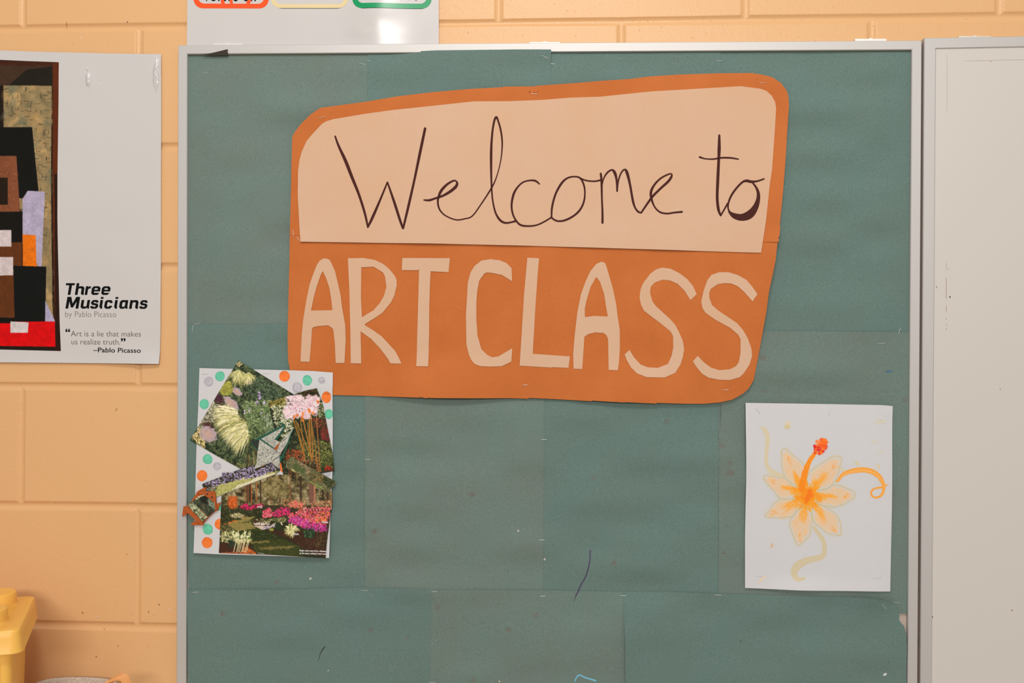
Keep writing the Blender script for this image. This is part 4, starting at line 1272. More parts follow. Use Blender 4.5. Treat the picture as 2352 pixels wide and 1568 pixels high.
for outl, ang in petals:
    before = cv.a.copy()
    q = Z5(outl)
    qs = smooth_poly(q, 3)
    cv.line([(x, y, 5.6 + 1.4 * math.sin(i)) for i, (x, y) in enumerate(qs + qs[:1])], OCH, .62, edge=.35, sub=2, soft=1.0, rough=1.6)
    c0 = np.mean(q, axis=0)
    inn = [tuple(c0 + (np.array(p) - c0) * .84) for p in qs]
    cv.poly(inn, POR, .66, rough=1.6, seed=8)
    for _ in range(26):
        x, y = rr.uniform(min(p[0] for p in inn), max(p[0] for p in inn)), rr.uniform(min(p[1] for p in inn), max(p[1] for p in inn))
        if inpoly(np.array([x]), np.array([y]), inn)[0]:
            g = math.atan2(c0[1] - cen[1], c0[0] - cen[0]) + rr.uniform(-.35, .35); l = rr.uniform(6, 20)
            cv.line([(x, y, 1), (x + l * .5 * math.cos(g), y + l * .5 * math.sin(g) + .6, 2.6), (x + l * math.cos(g), y + l * math.sin(g), .8)], rr.choice([(250, 176, 96), (240, 200, 156), (232, 190, 140), (248, 184, 118)]), rr.uniform(.25, .6), soft=1.2, sub=3)
    # deeper wash toward the flower's throat
    for _ in range(24):
        t = rr.uniform(.1, .8); w = rr.uniform(5, 10)
        b_ = np.array(cen) + (c0 - np.array(cen)) * t + np.array([rr.uniform(-7, 7), rr.uniform(-7, 7)])
        g = math.atan2(c0[1] - cen[1], c0[0] - cen[0]); l = rr.uniform(8, 18)
        cv.line([(b_[0], b_[1], w), (b_[0] + l * math.cos(g), b_[1] + l * math.sin(g), w * .6)], (253, 166, 50), (.6 if t < .45 else .3), soft=1.6, rough=2.5, sub=3)
    tip = max(q, key=lambda p: math.hypot(p[0] - cen[0], p[1] - cen[1]))
    for _ in range(3):
        b_ = c0 + (np.array(tip) - c0) * rr.uniform(.35, .62) + np.array([rr.uniform(-5, 5), rr.uniform(-5, 5)])
        g = ang + rr.uniform(-.3, .3)
        cv.line([(b_[0], b_[1], 1.4), (b_[0] + 5 * math.cos(g), b_[1] + 5 * math.sin(g), 2.6), (b_[0] + 10 * math.cos(g), b_[1] + 10 * math.sin(g), .6)], (248, 158, 60), .6, sub=3)
    cv.line([(x + .5 * math.sin(i * 1.7), y + .5 * math.cos(i * 1.3), .75) for i, (x, y) in enumerate(qs + qs[:1])], (150, 142, 118), .55, sub=2, soft=.8)
    part_of('painted_petal', before)
before = cv.a.copy()
for _ in range(80):
    g = rr.uniform(0, 6.28); rad = rr.uniform(2, 32)
    x, y = cen[0] + rad * math.cos(g), cen[1] + rad * math.sin(g) * 1.0
    cv.line([(x, y, 8), (x + 7 * math.cos(g), y + 7 * math.sin(g), 4)], rr.choice([(255, 156, 22), (255, 148, 12), (253, 164, 40)]), .6, soft=1.5, rough=3, sub=3, seed=rr.randrange(60))
cv.ell(cen[0] + 2, cen[1], 15, 15, 0, (255, 140, 10), .75, .5, .15)
cv.line([(cen[0] + 7, cen[1] - 9, 9), (cen[0] + 4, cen[1] + 2, 11), (cen[0] - 2, cen[1] + 17, 8)], (253, 116, 10), .75, soft=1.2, rough=2)
cv.ell(cen[0] + 11, cen[1] + 1, 5, 6, .4, (253, 122, 14), .6, .4)
cv.line([(cen[0] - 14, cen[1] + 3, 3), (cen[0] - 8, cen[1] + 10, 5)], (252, 120, 14), .6)
part_of('painted_throat', before)
before = cv.a.copy()
cv.line(Z5([(507, 722, 46), (512, 680, 50), (525, 625, 48), (545, 555, 42), (568, 500, 36), (606, 446, 30)]), (255, 138, 8), .92, soft=1.2, rough=2.4)
cv.line(Z5([(548, 540, 26), (585, 492, 16)]), (255, 148, 24), .8, rough=2)
part_of('painted_stamen', before)
before = cv.a.copy()
tipc = Z5([(655, 387)])[0]
for i in range(95):
    g, rad = rr.uniform(0, 6.28), math.sqrt(rr.random())
    u, v = rad * 13.5 * math.cos(g), rad * 20.5 * math.sin(g)
    x, y = tipc[0] + u * .82 - v * .46, tipc[1] + u * .46 + v * .82
    low = (y - tipc[1]) - (x - tipc[0]) * .4
    col = rr.choice([(255, 110, 22), (255, 126, 28), (250, 96, 24)]) if rr.random() > .30 + .3 * (low > 2) else rr.choice([(222, 34, 24), (236, 66, 18), (212, 22, 30)])
    cv.ell(x, y, rr.uniform(1.6, 4.2), rr.uniform(1.6, 3.8), g, col, .85, .5, .3, rr.randrange(60))
cv.ell(tipc[0] - 6, tipc[1] - 10, 4.5, 4, .5, (248, 160, 110), .7, .5, .3)
part_of('painted_pistil_tip', before)
for nm, pts, col, a in [
        ('painted_tendril', [(188, 238, 6), (222, 262, 34), (240, 320, 34), (236, 400, 30), (230, 470, 28), (238, 540, 30), (275, 585, 38), (325, 604, 34), (355, 618, 26)], (216, 199, 158), .85),
        ('painted_tendril', [(602, 1018, 26), (640, 1070, 32), (674, 1120, 34), (686, 1190, 36), (668, 1245, 40), (610, 1262, 44), (530, 1284, 52), (468, 1325, 58), (448, 1375, 50), (474, 1420, 34), (530, 1415, 14)], (211, 192, 146), .85),
        ('painted_curl', [(784, 658, 20), (830, 606, 30), (895, 580, 36), (975, 570, 40), (1050, 582, 40), (1105, 618, 36), (1138, 672, 30), (1145, 725, 22), (1125, 770, 18), (1085, 786, 15), (1052, 768, 15), (1052, 735, 14), (1085, 712, 14), (1140, 705, 14), (1180, 680, 6)], (255, 154, 26), .85)]:
    before = cv.a.copy()
    cv.line(Z5(pts), col, a, edge=.16, soft=1.3, rough=1.2)
    if nm == 'painted_curl':
        cv.line([(x, y + 1.6, w * .25) for x, y, w in Z5(pts[:9])], (252, 190, 110), .6, soft=1.0)
    part_of(nm, before)
for pts, col, a in [([(398, 214, 44), (398, 218, 44)], (222, 206, 160), .7), ([(390, 234, 36), (398, 236, 34)], (212, 188, 134), .8), ([(826, 566, 24), (832, 572, 18)], (214, 200, 150), .8),
                    ([(938, 516, 26), (944, 526, 24)], (214, 200, 150), .8), ([(1102, 536, 22), (1108, 548, 22)], (216, 202, 156), .8), ([(1092, 196, 30), (1148, 194, 26)], (212, 205, 178), .75),
                    ([(1068, 356, 28), (1092, 350, 24)], (212, 205, 182), .7), ([(1112, 440, 24), (1136, 432, 22)], (210, 204, 186), .6), ([(277, 1150, 6), (271, 1172, 5)], (232, 150, 70), .9),
                    ([(228, 1402, 8), (205, 1412, 14), (188, 1430, 14), (168, 1450, 6)], (240, 200, 160), .75)]:
    before = cv.a.copy()
    cv.line(Z5(pts), col, a, edge=.2, soft=1.6, rough=1.6)
    part_of('paint_spot', before)
FG = 'staples in the flower painting'
fdz = lambda x, y: fdep(x, y)
for a, b_, lab in [((1733, 935), (1743.5, 948.5), 'slanted staple in the flower painting top left corner'), ((1906, 936.5), (1899, 952), 'steep staple at the top middle of the flower painting'),
                   ((2016.5, 963), (2032, 953.5), 'slanted staple in the flower painting top right corner'), ((1731, 1319.5), (1748.6, 1319.3), 'level staple in the flower painting bottom left corner'),
                   ((2000, 1324), (2018.5, 1323), 'level staple in the flower painting bottom right corner')]:
    staple(a, b_, fdz, lab, grp=FG)

# ================================================================== garden collage
Z7 = lambda p: [(420 + a / 6.357, 820 + b_ / 6.357) for a, b_ in p]
Z8 = lambda p: [(410 + a / 6.19, 1050 + b_ / 6.19) for a, b_ in p]
ZA = lambda p: [(430 + a / 8.71, 820 + b_ / 8.71) for a, b_ in p]
ZB = lambda p: [(560 + a / 8.71, 820 + b_ / 8.71) for a, b_ in p]
Z6 = lambda p: [(560 + a / 8.71, 940 + b_ / 8.71) for a, b_ in p]
ZX = lambda p: [(500 + a / 8.253, 1100 + b_ / 8.253) for a, b_ in p]
Z9 = lambda p: [(415 + a / 9.8, 1080 + b_ / 9.8) for a, b_ in p]
CREF = 0.0170


def cdep(x, y):
    x, y = np.asarray(x, float), np.asarray(y, float)
    base = under(x, y) + 0.0010
    d = np.maximum(base, 0.0168) + 0.0006 * vnoise(x / 60, y / 60, 44)
    d = np.maximum(d, (sgn(x, y) + .0020) * sst(x, 640, 680) * (1 - sst(y, 900, 930)))
    return d + 0.0022 * sst(x, 735, 768) * bump1(y, 1150, 90) + 0.0016 * sst(x, 740, 766) * bump1(y, 960, 70) + 0.0012 * sst(y, 1240, 1272)


coll = thing('garden_collage', 'white sheet collaged with garden photos, dots and folded paper, board left edge', 'collage', P(605, 1279, CREF))
sheet('collage_base', [(458.5, 844.9), (560, 847.4), (667, 849.8), (720, 851.5), (766.5, 855), (766.3, 880), (765.4, 905), (766.2, 960), (766, 1010), (765, 1092), (760.6, 1192), (757.7, 1279.4), (746, 1279), (600, 1273.6), (445.2, 1269.2),
                       (449, 1120), (452, 1010), (455.5, 940)], WHITE, CREF, cdep, step=11, parent=coll, thick=.0003)
TEAL, GRY, ORD = (96, 186, 152), (176, 172, 180), (232, 116, 44)
dots = [(480.6, 875.8, 11, 11.3, GRY), (507.3, 863.7, 11, 11.7, TEAL), (470, 927.8, 11.2, 11.4, TEAL), (654.7, 863.3, 12.3, 12.5, ORD), (684.7, 888.7, 11, 11.2, GRY), (707.9, 872.7, 10.8, 11.8, TEAL), (740.9, 873, 8.3, 8, GRY),
        (751.4, 911.5, 11, 12.9, ORD), (757, 950.3, 9.6, 11.4, TEAL), (478.2, 1053.6, 11.3, 11.5, TEAL), (500.5, 1070.2, 9.5, 9.5, GRY), (465.4, 1091.7, 12.6, 12.6, ORD), (478.7, 1214, 12.2, 12.3, TEAL),
        (477.5, 1244.7, 12.7, 12.8, ORD), (507, 1202, 12, 12.6, ORD), (652.3, 1069, 8, 15, ORD), (752.5, 1087, 9, 6, GRY), (509.5, 1164, 8, 8, TEAL)]
for i, (x, y, rx, ry, col) in enumerate(dots):
    c = Cv(x - rx - 2, y - ry - 2, x + rx + 2, y + ry + 2, col, 1.5)
    c.ell(x, y, rx * .8, ry * .8, 0, np.clip(np.array(col, float) * 1.06 + 4, 0, 255), .7, .4, .2, i + 3)
    c.grain(.06, 1.6, i + 5); c.grain(.05, 5, i + 9)
    oc = blob(x, y, rx, ry, i + 2, n=28, amp=.12)
    o = canvas_mesh('painted_dot', c, oc, PAINT, CREF, lambda a, b_: cdep(a, b_) + .00022, coll)
    o['label'] = {TEAL: 'teal dot', GRY: 'grey dot', ORD: 'orange dot'}[col]

R1 = random.Random(11)


def cphoto(name, c, outline, off, lab):
    o = canvas_mesh(name, c, outline, PRINT, CREF, lambda x, y: cdep(x, y) + off, coll)
    o['label'] = lab
    return o


# --- photo of ornamental grasses
Q1 = [(549.8, 827.1), (676.4, 905), (640, 960), (600, 1070), (578, 1090), (553.8, 1075.4), (495, 1043), (436.5, 1010.3)]
c = Cv(433, 823, 682, 1094, (44, 52, 38))
c.foliage(Q1, [(24, 28, 20), (44, 54, 36), (70, 84, 54), (104, 116, 76)], 5, 3)
c.leaves(Q1, 1300, [(66, 82, 52), (36, 44, 32), (92, 106, 70), (28, 34, 26), (120, 128, 88)], 4.5, 2.0, r=R1)
c.leaves(ZA([(1300, 330), (1900, 640), (1900, 1000), (1350, 850), (1180, 600)]), 500, [(58, 78, 60), (84, 104, 78), (40, 56, 44), (110, 126, 96)], 4, 1.8, r=R1)
c.leaves(ZA([(1100, 880), (1700, 860), (1900, 1100), (1700, 1500), (1250, 1400)]), 700, [(104, 122, 78), (132, 142, 98), (76, 96, 56), (150, 158, 118), (90, 116, 64)], 6, 3, r=R1)
c.leaves(ZA([(1500, 1150), (2000, 1100), (2000, 1600), (1600, 1700)]), 260, [(140, 150, 124), (170, 176, 152), (98, 118, 84), (70, 88, 60)], 5, 3, r=R1)
c.leaves(ZA([(560, 850), (660, 950), (620, 1250), (340, 1400), (200, 1480), (240, 1250)]), 420, [(160, 158, 130), (196, 190, 166), (120, 116, 90), (70, 58, 44)], 5, 3, r=R1)
c.leaves(ZA([(60, 1560), (250, 1400), (350, 1480), (360, 1900), (700, 2080), (640, 2120)]), 420, [(222, 202, 138), (236, 220, 164), (186, 156, 92), (120, 96, 56)], 5, 3, r=R1)
for (x, y), rx, ry, a_, col in [(ZA([(650, 820)])[0], 12, 9, .6, (72, 38, 50)), (ZA([(780, 1040)])[0], 14, 9, .5, (128, 72, 66)), (ZA([(440, 1390)])[0], 14, 9, .7, (74, 44, 40))]:
    c.ell(x, y, rx, ry, a_, col, .85, .5, .25)
    c.leaves([(x - rx, y - ry), (x + rx, y - ry), (x + rx, y + ry), (x - rx, y + ry)], 50, [tuple(np.array(col) * 1.4), tuple(np.array(col) * .7)], 3, 1.6, r=R1)
c.ell(*ZA([(880, 870)])[0], 11, 4, .5, (176, 120, 84), .8, .6, .3)
for (x, y), rx, ry in [(ZA([(1025, 690)])[0], 13.5, 7.5), (ZA([(900, 912)])[0], 21, 9.5), (ZA([(740, 1180)])[0], 15, 8.5), (ZA([(1230, 480)])[0], 9, 5), (ZA([(440, 1540)])[0], 22, 17)]:
    c.ell(x, y, rx, ry, .62, (176, 154, 160), .95, .25, .22)
    c.ell(x - 1, y, rx * .55, ry * .55, .62, (196, 156, 132), .6, .8, .2)
x, y = ZA([(800, 620)])[0]
c.ell(x, y, 15, 17, .4, (140, 138, 58), 1, .12, .12)
c.leaves([(x - 13, y - 15), (x + 13, y - 15), (x + 13, y + 15), (x - 13, y + 15)], 150, [(168, 164, 76), (112, 112, 44), (186, 180, 96)], 4, 1.4, r=R1)
GRS = [(206, 196, 132), (228, 216, 164), (168, 164, 96), (188, 182, 120), (120, 122, 66)]
x, y = ZA([(1060, 300)])[0]
c.ell(x - 3, y + 14, 19, 14, .3, (70, 74, 40), .8, .6)
c.tuft(x, y - 4, 160, GRS, 12, 33, .5, 2.9, 1.7, .25, R1)
c.tuft(x + 20, y + 2, 90, GRS, 8, 24, .3, 2.4, 1.6, .25, R1)
c.tuft(*ZA([(1050, 180)])[0], 40, [(206, 196, 140), (150, 130, 84), (60, 50, 34)], 4, 14, -2.6, -.5, 1.5, 0, R1)
x, y = ZA([(1230, 1330)])[0]
c.ell(x - 34, y + 8, 42, 30, .5, (124, 120, 66), .85, .5)
for _ in range(60):
    t_ = R1.random()
    bx_, by_ = x - 26 + 30 * t_ + R1.uniform(-5, 5), y - 26 + 44 * t_ + R1.uniform(-6, 6)
    g0 = 3.45 - 1.35 * t_
    c.tuft(bx_, by_, 9, GRS + [(236, 226, 186), (232, 220, 176)], 18, 62, g0 - .3, g0 + .3, 1.9, .12, R1)
c.leaves(ZA([(1230, 1250), (1600, 1280), (1560, 1750), (1250, 1600)]), 260, [(104, 122, 74), (70, 88, 52), (134, 146, 100), (50, 60, 40)], 5, 2.6, r=R1)
c.leaves(ZA([(500, 2010), (900, 2030), (1250, 2200), (1300, 2330), (1050, 2330), (800, 2250)]), 160, [(104, 104, 62), (72, 78, 44), (134, 132, 84), (44, 50, 30)], 14, 2.4, .75, .4, r=R1)
c.leaves(ZA([(1180, 1900), (1500, 1750), (1450, 2300), (1150, 2380)]), 120, [(112, 104, 62), (60, 52, 34), (134, 124, 80)], 16, 2.0, 1.6, .25, r=R1)
for (x, y), k in [(ZA([(1450, 730)])[0], 9), (ZA([(1470, 820)])[0], 9), (ZA([(1410, 905)])[0], 8), (ZA([(1560, 920)])[0], 10), (ZA([(1165, 1100)])[0], 5), (ZA([(1510, 1130)])[0], 4), (ZA([(1260, 1060)])[0], 4)]:
    for _ in range(k):
        c.ell(x + R1.uniform(-2.6, 2.6), y + R1.uniform(-5, 5), 1.3, 1.6, 0, R1.choice([(176, 150, 206), (206, 190, 218), (150, 118, 190), (222, 190, 206)]), .9, .5)
c.grain(.10, 1.7, 21)
g1 = cphoto('garden_photo', c, Q1, .0006, 'photo of pale ornamental grasses and stepping stones')

# --- photo of pink lilies
Q2 = [(617.4, 921.5), (676.4, 905.3), (705, 896), (730.2, 890.8), (735, 905), (742.5, 922), (755, 985), (766, 1040), (770.3, 1080), (742.8, 1085), (700, 1098), (657, 1110), (640, 1020)]
c = Cv(612, 886, 775, 1114, (40, 46, 30))
c.leaves(Q2, 900, [(70, 84, 46), (40, 50, 30), (110, 112, 62), (28, 30, 20)], 5, 2.2, r=R1)
c.leaves(ZB([(500, 880), (900, 780), (850, 1000), (560, 1020)]), 260, [(150, 140, 62), (186, 174, 92), (112, 104, 44), (90, 70, 36)], 4, 2, r=R1)
c.leaves(ZB([(560, 980), (850, 950), (1000, 1300), (900, 1700), (700, 1500)]), 330, [(206, 204, 168), (226, 222, 196), (120, 130, 88), (50, 58, 36), (164, 166, 124)], 6, 2.6, r=R1)
c.poly(ZB([(1150, 690), (1480, 610), (1520, 720), (1250, 850)]), (40, 34, 22), .85)
c.leaves(ZB([(1100, 700), (1480, 620), (1500, 760), (1220, 850)]), 110, [(96, 84, 50), (54, 44, 28), (30, 26, 18)], 6, 1.8, -.5, .5, r=R1)
c.leaves(ZB([(1500, 880), (1600, 900), (1640, 1180), (1500, 1200)]), 90, [(120, 124, 80), (176, 176, 132), (60, 66, 40)], 4, 2, r=R1)
c.leaves(Z6([(1380, 180), (1660, 150), (1720, 520), (1480, 560)]), 260, [(150, 50, 36), (106, 46, 34), (176, 76, 50), (52, 38, 26), (86, 60, 36)], 3.5, 1.8, r=R1)
c.poly(Z6([(1430, 350), (1560, 360), (1560, 600), (1460, 560)]), (30, 24, 20), .75)
c.leaves(Z6([(1540, 400), (1720, 420), (1740, 620), (1560, 600)]), 130, [(156, 40, 44), (106, 44, 38), (60, 50, 34)], 3.5, 1.8, r=R1)
c.leaves(Z6([(1100, 650), (1760, 620), (1800, 1000), (1500, 1100), (1080, 1000)]), 420, [(132, 130, 66), (104, 104, 50), (160, 152, 86), (72, 72, 36)], 4, 1.8, r=R1)
c.leaves(Z6([(850, 780), (1200, 800), (1250, 1000), (900, 1200)]), 260, [(166, 62, 36), (130, 52, 32), (190, 96, 52), (88, 66, 38)], 3.6, 2, r=R1)
c.leaves(Z6([(880, 1050), (1500, 950), (1560, 1250), (900, 1500)]), 330, [(142, 62, 38), (96, 48, 30), (176, 120, 80), (60, 40, 28)], 3.6, 2, r=R1)
c.poly(Z6([(1580, 1000), (1800, 900), (1830, 1200), (1560, 1230)]), (44, 50, 28), .7)
c.leaves(Z6([(1540, 850), (1800, 850), (1810, 1150), (1560, 1150)]), 140, [(90, 98, 46), (60, 70, 34), (120, 122, 62)], 4, 2, r=R1)
c.leaves(Z6([(1640, 1130), (1780, 1130), (1780, 1220), (1640, 1220)]), 26, [(196, 36, 34), (150, 40, 32)], 4, 2, -1.3, .6, r=R1)
for a_, b2, w in [((1010, 200), (1240, 950), 1.7), ((1060, 230), (1230, 900), 1.4), ((1090, 260), (1380, 1010), 1.4), ((1150, 190), (1220, 800), 1.8), ((1210, 230), (1390, 1030), 2.6), ((1290, 250), (1330, 800), 1.4),
                  ((1325, 180), (1350, 900), 3.2), ((1360, 120), (1400, 950), 2.6), ((1350, 150), (1490, 1030), 2.2), ((1465, 120), (1545, 1230), 2.2), ((1440, 900), (1520, 1230), 2.2)]:
    (x0, y0), (x1, y1) = Z6([a_, b2])
    c.seg(x0, y0, x1, y1, w, w, R1.choice([(150, 100, 44), (176, 112, 36), (132, 92, 48)]), .95)
    c.seg(x0 + .5, y0, x1 + .5, y1, w * .35, w * .35, (204, 134, 52), .7)
PK = [(232, 206, 208), (222, 184, 196), (240, 222, 220), (210, 168, 184), (236, 200, 196)]
c.poly(ZB([(900, 790), (1000, 760), (1160, 780), (1240, 850), (1330, 790), (1500, 770), (1530, 860), (1480, 1000), (1480, 1130), (1330, 1160), (1230, 1230), (1100, 1200), (960, 1240), (800, 1130), (850, 990), (960, 930)]), (222, 190, 198), .8, 4)
for _ in range(150):
    hx, hy = R1.uniform(850, 1500), R1.uniform(800, 1160)
    x, y = ZB([(hx, hy)])[0]
    c.tuft(x, y, 3, PK + [(246, 232, 230)], 3, 8, -3.4, .3, 1.3, 0, R1)
for hx, hy, n_ in [(950, 800, 26), (1130, 800, 30), (870, 1070, 36), (1010, 1010, 46), (1120, 960, 46), (1250, 960, 46), (1400, 900, 46), (1470, 830, 30), (900, 1180, 26), (1120, 1110, 34), (1260, 1100, 34), (1400, 1060, 34), (1270, 1180, 16), (1330, 800, 24)]:
    x, y = ZB([(hx, hy)])[0]
    c.ell(x, y, 7, 6, 0, (226, 196, 202), .75, .6, .3)
    c.tuft(x, y + 3, n_, PK, 5, 13, -3.3, .2, 1.5, 0, R1)
for hx, hy in [(1030, 1190), (1180, 1200), (1210, 1250), (1330, 1090), (1320, 1060), (1200, 1120), (1400, 1110), (1500, 880), (1090, 1160)]:
    x, y = ZB([(hx, hy)])[0]
    c.tuft(x, y, 12, [(232, 116, 30), (214, 96, 24), (240, 142, 54)], 2, 6, 0, 6.28, 1.5, 0, R1)
for hx, hy in [(990, 950), (1130, 1070), (1070, 1050), (1350, 970), (1160, 1200), (1045, 1015)]:
    x, y = ZB([(hx, hy)])[0]
    c.ell(x, y, .9, 2.2, .2, (150, 44, 88), .85, .5)
c.grain(.10, 1.7, 22)
cphoto('garden_photo', c, Q2, .0011, 'photo of pink lilies on tall orange stems')

# --- photo of azaleas beside a lawn
Q4 = [(511.5, 1135.6), (633, 1088.4), (662, 1088.8), (720, 1090), (764.6, 1128), (766.2, 1153.4), (762.2, 1176), (759.8, 1192.2), (752.5, 1245.5), (750.4, 1279), (700, 1276.5), (612, 1270.8), (506, 1267.3)]
c = Cv(502, 1084, 770, 1283, (58, 50, 34))
c.foliage(ZX([(0, -120), (2200, -120), (2200, 480), (0, 480)]), [(40, 34, 22), (74, 64, 40), (104, 92, 58), (130, 116, 76), (156, 142, 102), (186, 174, 144)], 9, 13)
c.leaves(ZX([(0, 0), (2200, 0), (2200, 480), (0, 480)]), 500, [(104, 92, 58), (74, 64, 40), (128, 114, 74)], 3, 1.8, a=.6, r=R1)
c.leaves(ZX([(600, 150), (2200, 150), (2200, 420), (600, 420)]), 110, [(196, 184, 160), (206, 200, 184)], 2.2, 1.6, a=.7, r=R1)
for tx, tw, col in [(590, 7, (100, 66, 44)), (640, 5, (40, 32, 24)), (655, 2.4, (176, 92, 50)), (758, 2.6, (156, 96, 56)), (1030, 2, (120, 80, 48)), (1195, 3.4, (84, 58, 36)), (1385, 2.4, (132, 84, 48)), (1590, 5, (60, 46, 32)),
                    (1800, 15, (116, 78, 64)), (1850, 4, (170, 112, 82)), (2005, 4, (52, 40, 30)), (2100, 5, (66, 44, 34)), (2170, 2.4, (150, 100, 60)), (540, 1.6, (150, 96, 60)), (960, 2.4, (70, 50, 34)), (830, 4, (66, 52, 36))]:
    x, y = ZX([(tx, 0)])[0]; _, y1 = ZX([(tx, 430)])[0]
    c.seg(x, 1086, x + .8, y1 + R1.uniform(-4, 4), tw * .9, tw, col, .92)
c.foliage(ZX([(850, 60), (1100, -60), (1350, 60), (1380, 280), (1100, 360), (900, 330)]), [(70, 62, 38), (104, 92, 54), (132, 118, 74), (150, 136, 92)], 6, 23, .85)
c.poly(ZX([(100, 560), (900, 560), (1300, 800), (2200, 900), (2200, 1568), (0, 1568)]), (44, 46, 26))
c.leaves(ZX([(80, 300), (500, 420), (520, 700), (80, 900)]), 260, [(60, 62, 36), (42, 44, 28), (88, 84, 48)], 4, 2, r=R1)
c.ell(*ZX([(300, 430)])[0], 11, 14, .2, (186, 82, 32), .85, .5, .3)
c.leaves(ZX([(210, 320), (390, 320), (400, 540), (260, 540)]), 110, [(206, 92, 36), (160, 66, 28), (220, 110, 50)], 3, 1.7, r=R1)
MG = [(196, 26, 84), (214, 40, 96), (168, 20, 70), (222, 64, 110)]
PKS = [(232, 82, 110), (240, 120, 130), (214, 52, 96), (246, 150, 150), (222, 62, 80)]
c.leaves(ZX([(420, 520), (560, 440), (600, 500), (860, 450), (900, 490), (620, 580)]), 170, MG, 2.6, 2, r=R1)
c.leaves(ZX([(720, 520), (880, 480), (860, 540)]), 26, [(190, 170, 160), (206, 190, 180)], 2.4, 1.6, r=R1)
c.leaves(ZX([(150, 560), (1200, 560), (1300, 700), (600, 700), (100, 620)]), 220, [(58, 62, 34), (84, 84, 50), (40, 44, 26)], 4, 2, r=R1)
# lawn with its sun-lit bands
c.poly(ZX([(540, 700), (740, 690), (690, 850), (860, 950), (1250, 1120), (1560, 1250), (1700, 1568), (780, 1568), (700, 1250), (400, 980), (180, 850)]), (54, 60, 26), 1, 1)
c.poly(ZX([(190, 840), (420, 760), (560, 700), (740, 700), (620, 760), (690, 860), (740, 920), (430, 970), (300, 920)]), (142, 126, 70), .9, 1.5)
c.poly(ZX([(480, 800), (700, 760), (700, 800), (500, 830)]), (70, 74, 36), .7, 1.5)
c.poly(ZX([(640, 1170), (1000, 1150), (1000, 1185), (640, 1200)]), (134, 116, 64), .75, 1.5)
c.poly(ZX([(800, 1280), (1500, 1240), (1450, 1290), (860, 1330)]), (124, 108, 60), .75, 2)
c.poly(ZX([(400, 980), (850, 960), (1250, 1120), (1000, 1140), (650, 1150)]), (40, 50, 26), .8, 1)
c.leaves(ZX([(400, 800), (740, 720), (1250, 1120), (1600, 1500), (800, 1560), (640, 1150)]), 500, [(66, 72, 34), (100, 94, 48), (44, 52, 26), (150, 132, 78)], 2.4, 1.0, 0, .6, .5, r=R1)
c.leaves(ZX([(90, 850), (180, 820), (350, 770), (520, 700), (540, 730), (350, 800), (180, 860)]), 90, [(222, 120, 44), (204, 100, 34), (236, 142, 70)], 3, 1.8, r=R1)
c.leaves(ZX([(250, 650), (420, 620), (540, 680), (480, 720), (300, 720)]), 110, [(186, 170, 124), (150, 138, 92), (206, 192, 150)], 3, 1.6, r=R1)
c.leaves(ZX([(80, 820), (180, 850), (350, 960), (80, 1000)]), 90, [(80, 78, 44), (56, 56, 32), (130, 116, 72)], 4, 2, r=R1)
c.poly(ZX([(680, 780), (740, 720), (900, 760), (1000, 880), (700, 870)]), (72, 50, 36), .8, 1)
c.poly(ZX([(690, 870), (1020, 870), (1110, 810), (1240, 800), (1250, 860), (1100, 880), (860, 950)]), (206, 184, 164), .95, 1)
c.leaves(ZX([(710, 820), (1000, 790), (1010, 860), (730, 860)]), 90, [(206, 190, 170), (186, 170, 176), (226, 212, 190)], 2.4, 1.8, r=R1)
c.leaves(ZX([(880, 900), (1100, 850), (1110, 900), (880, 940)]), 50, [(160, 152, 180), (132, 128, 156)], 2.4, 1.6, r=R1)
c.leaves(ZX([(750, 750), (1000, 720), (1320, 720), (1300, 800), (800, 800)]), 110, [(150, 146, 92), (186, 178, 120), (90, 96, 56)], 3, 1.8, r=R1)
c.leaves(ZX([(870, 600), (1000, 530), (1080, 640), (1050, 700), (880, 720)]), 150, PKS, 2.6, 2, r=R1)
c.leaves(ZX([(1050, 640), (1200, 530), (1380, 530), (1400, 660), (1200, 700), (1080, 700)]), 190, MG + [(226, 60, 140)], 2.6, 2, r=R1)
c.leaves(ZX([(1220, 330), (1700, 380), (1700, 560), (1230, 520)]), 150, [(150, 106, 66), (120, 84, 54), (190, 132, 92)], 3, 1.8, r=R1)
c.leaves(ZX([(1360, 450), (1480, 390), (1640, 450), (1620, 550), (1400, 520)]), 130, [(236, 112, 100), (226, 92, 90), (242, 150, 130), (212, 120, 80)], 2.6, 1.9, r=R1)
c.leaves(ZX([(1780, 420), (2190, 380), (2180, 560), (1800, 560)]), 160, [(176, 122, 86), (146, 96, 66), (206, 152, 116)], 3, 1.8, r=R1)
c.leaves(ZX([(1350, 700), (1480, 590), (1640, 540), (1860, 520), (2180, 520), (2150, 760), (2000, 900), (1650, 900), (1370, 800)]), 620, PKS + [(236, 132, 132), (230, 96, 70)], 3, 2.3, r=R1)
c.leaves(ZX([(1350, 760), (1420, 680), (1600, 700), (1750, 800), (2080, 850), (2090, 980), (1900, 980), (1650, 920), (1380, 820)]), 380, [(166, 44, 128), (190, 70, 150), (146, 36, 106), (206, 90, 170), (200, 40, 110)], 3, 2.2, r=R1)
c.leaves(ZX([(1850, 640), (2130, 600), (2100, 780), (1880, 800)]), 90, [(236, 140, 60), (226, 96, 56)], 2.4, 1.6, r=R1)
c.ell(*ZX([(1165, 870)])[0], 8, 8.5, 0, (44, 54, 32), 1, .15, .1)
c.poly(ZX([(900, 950), (1250, 960), (1700, 960), (2080, 1000), (2070, 1460), (1650, 1330), (1500, 1200), (1200, 1060)]), (60, 38, 26), .92, 2)
c.leaves(ZX([(1100, 980), (2080, 1000), (2070, 1450), (1600, 1250)]), 200, [(86, 52, 34), (44, 28, 22), (110, 66, 44)], 3, 1.5, r=R1)
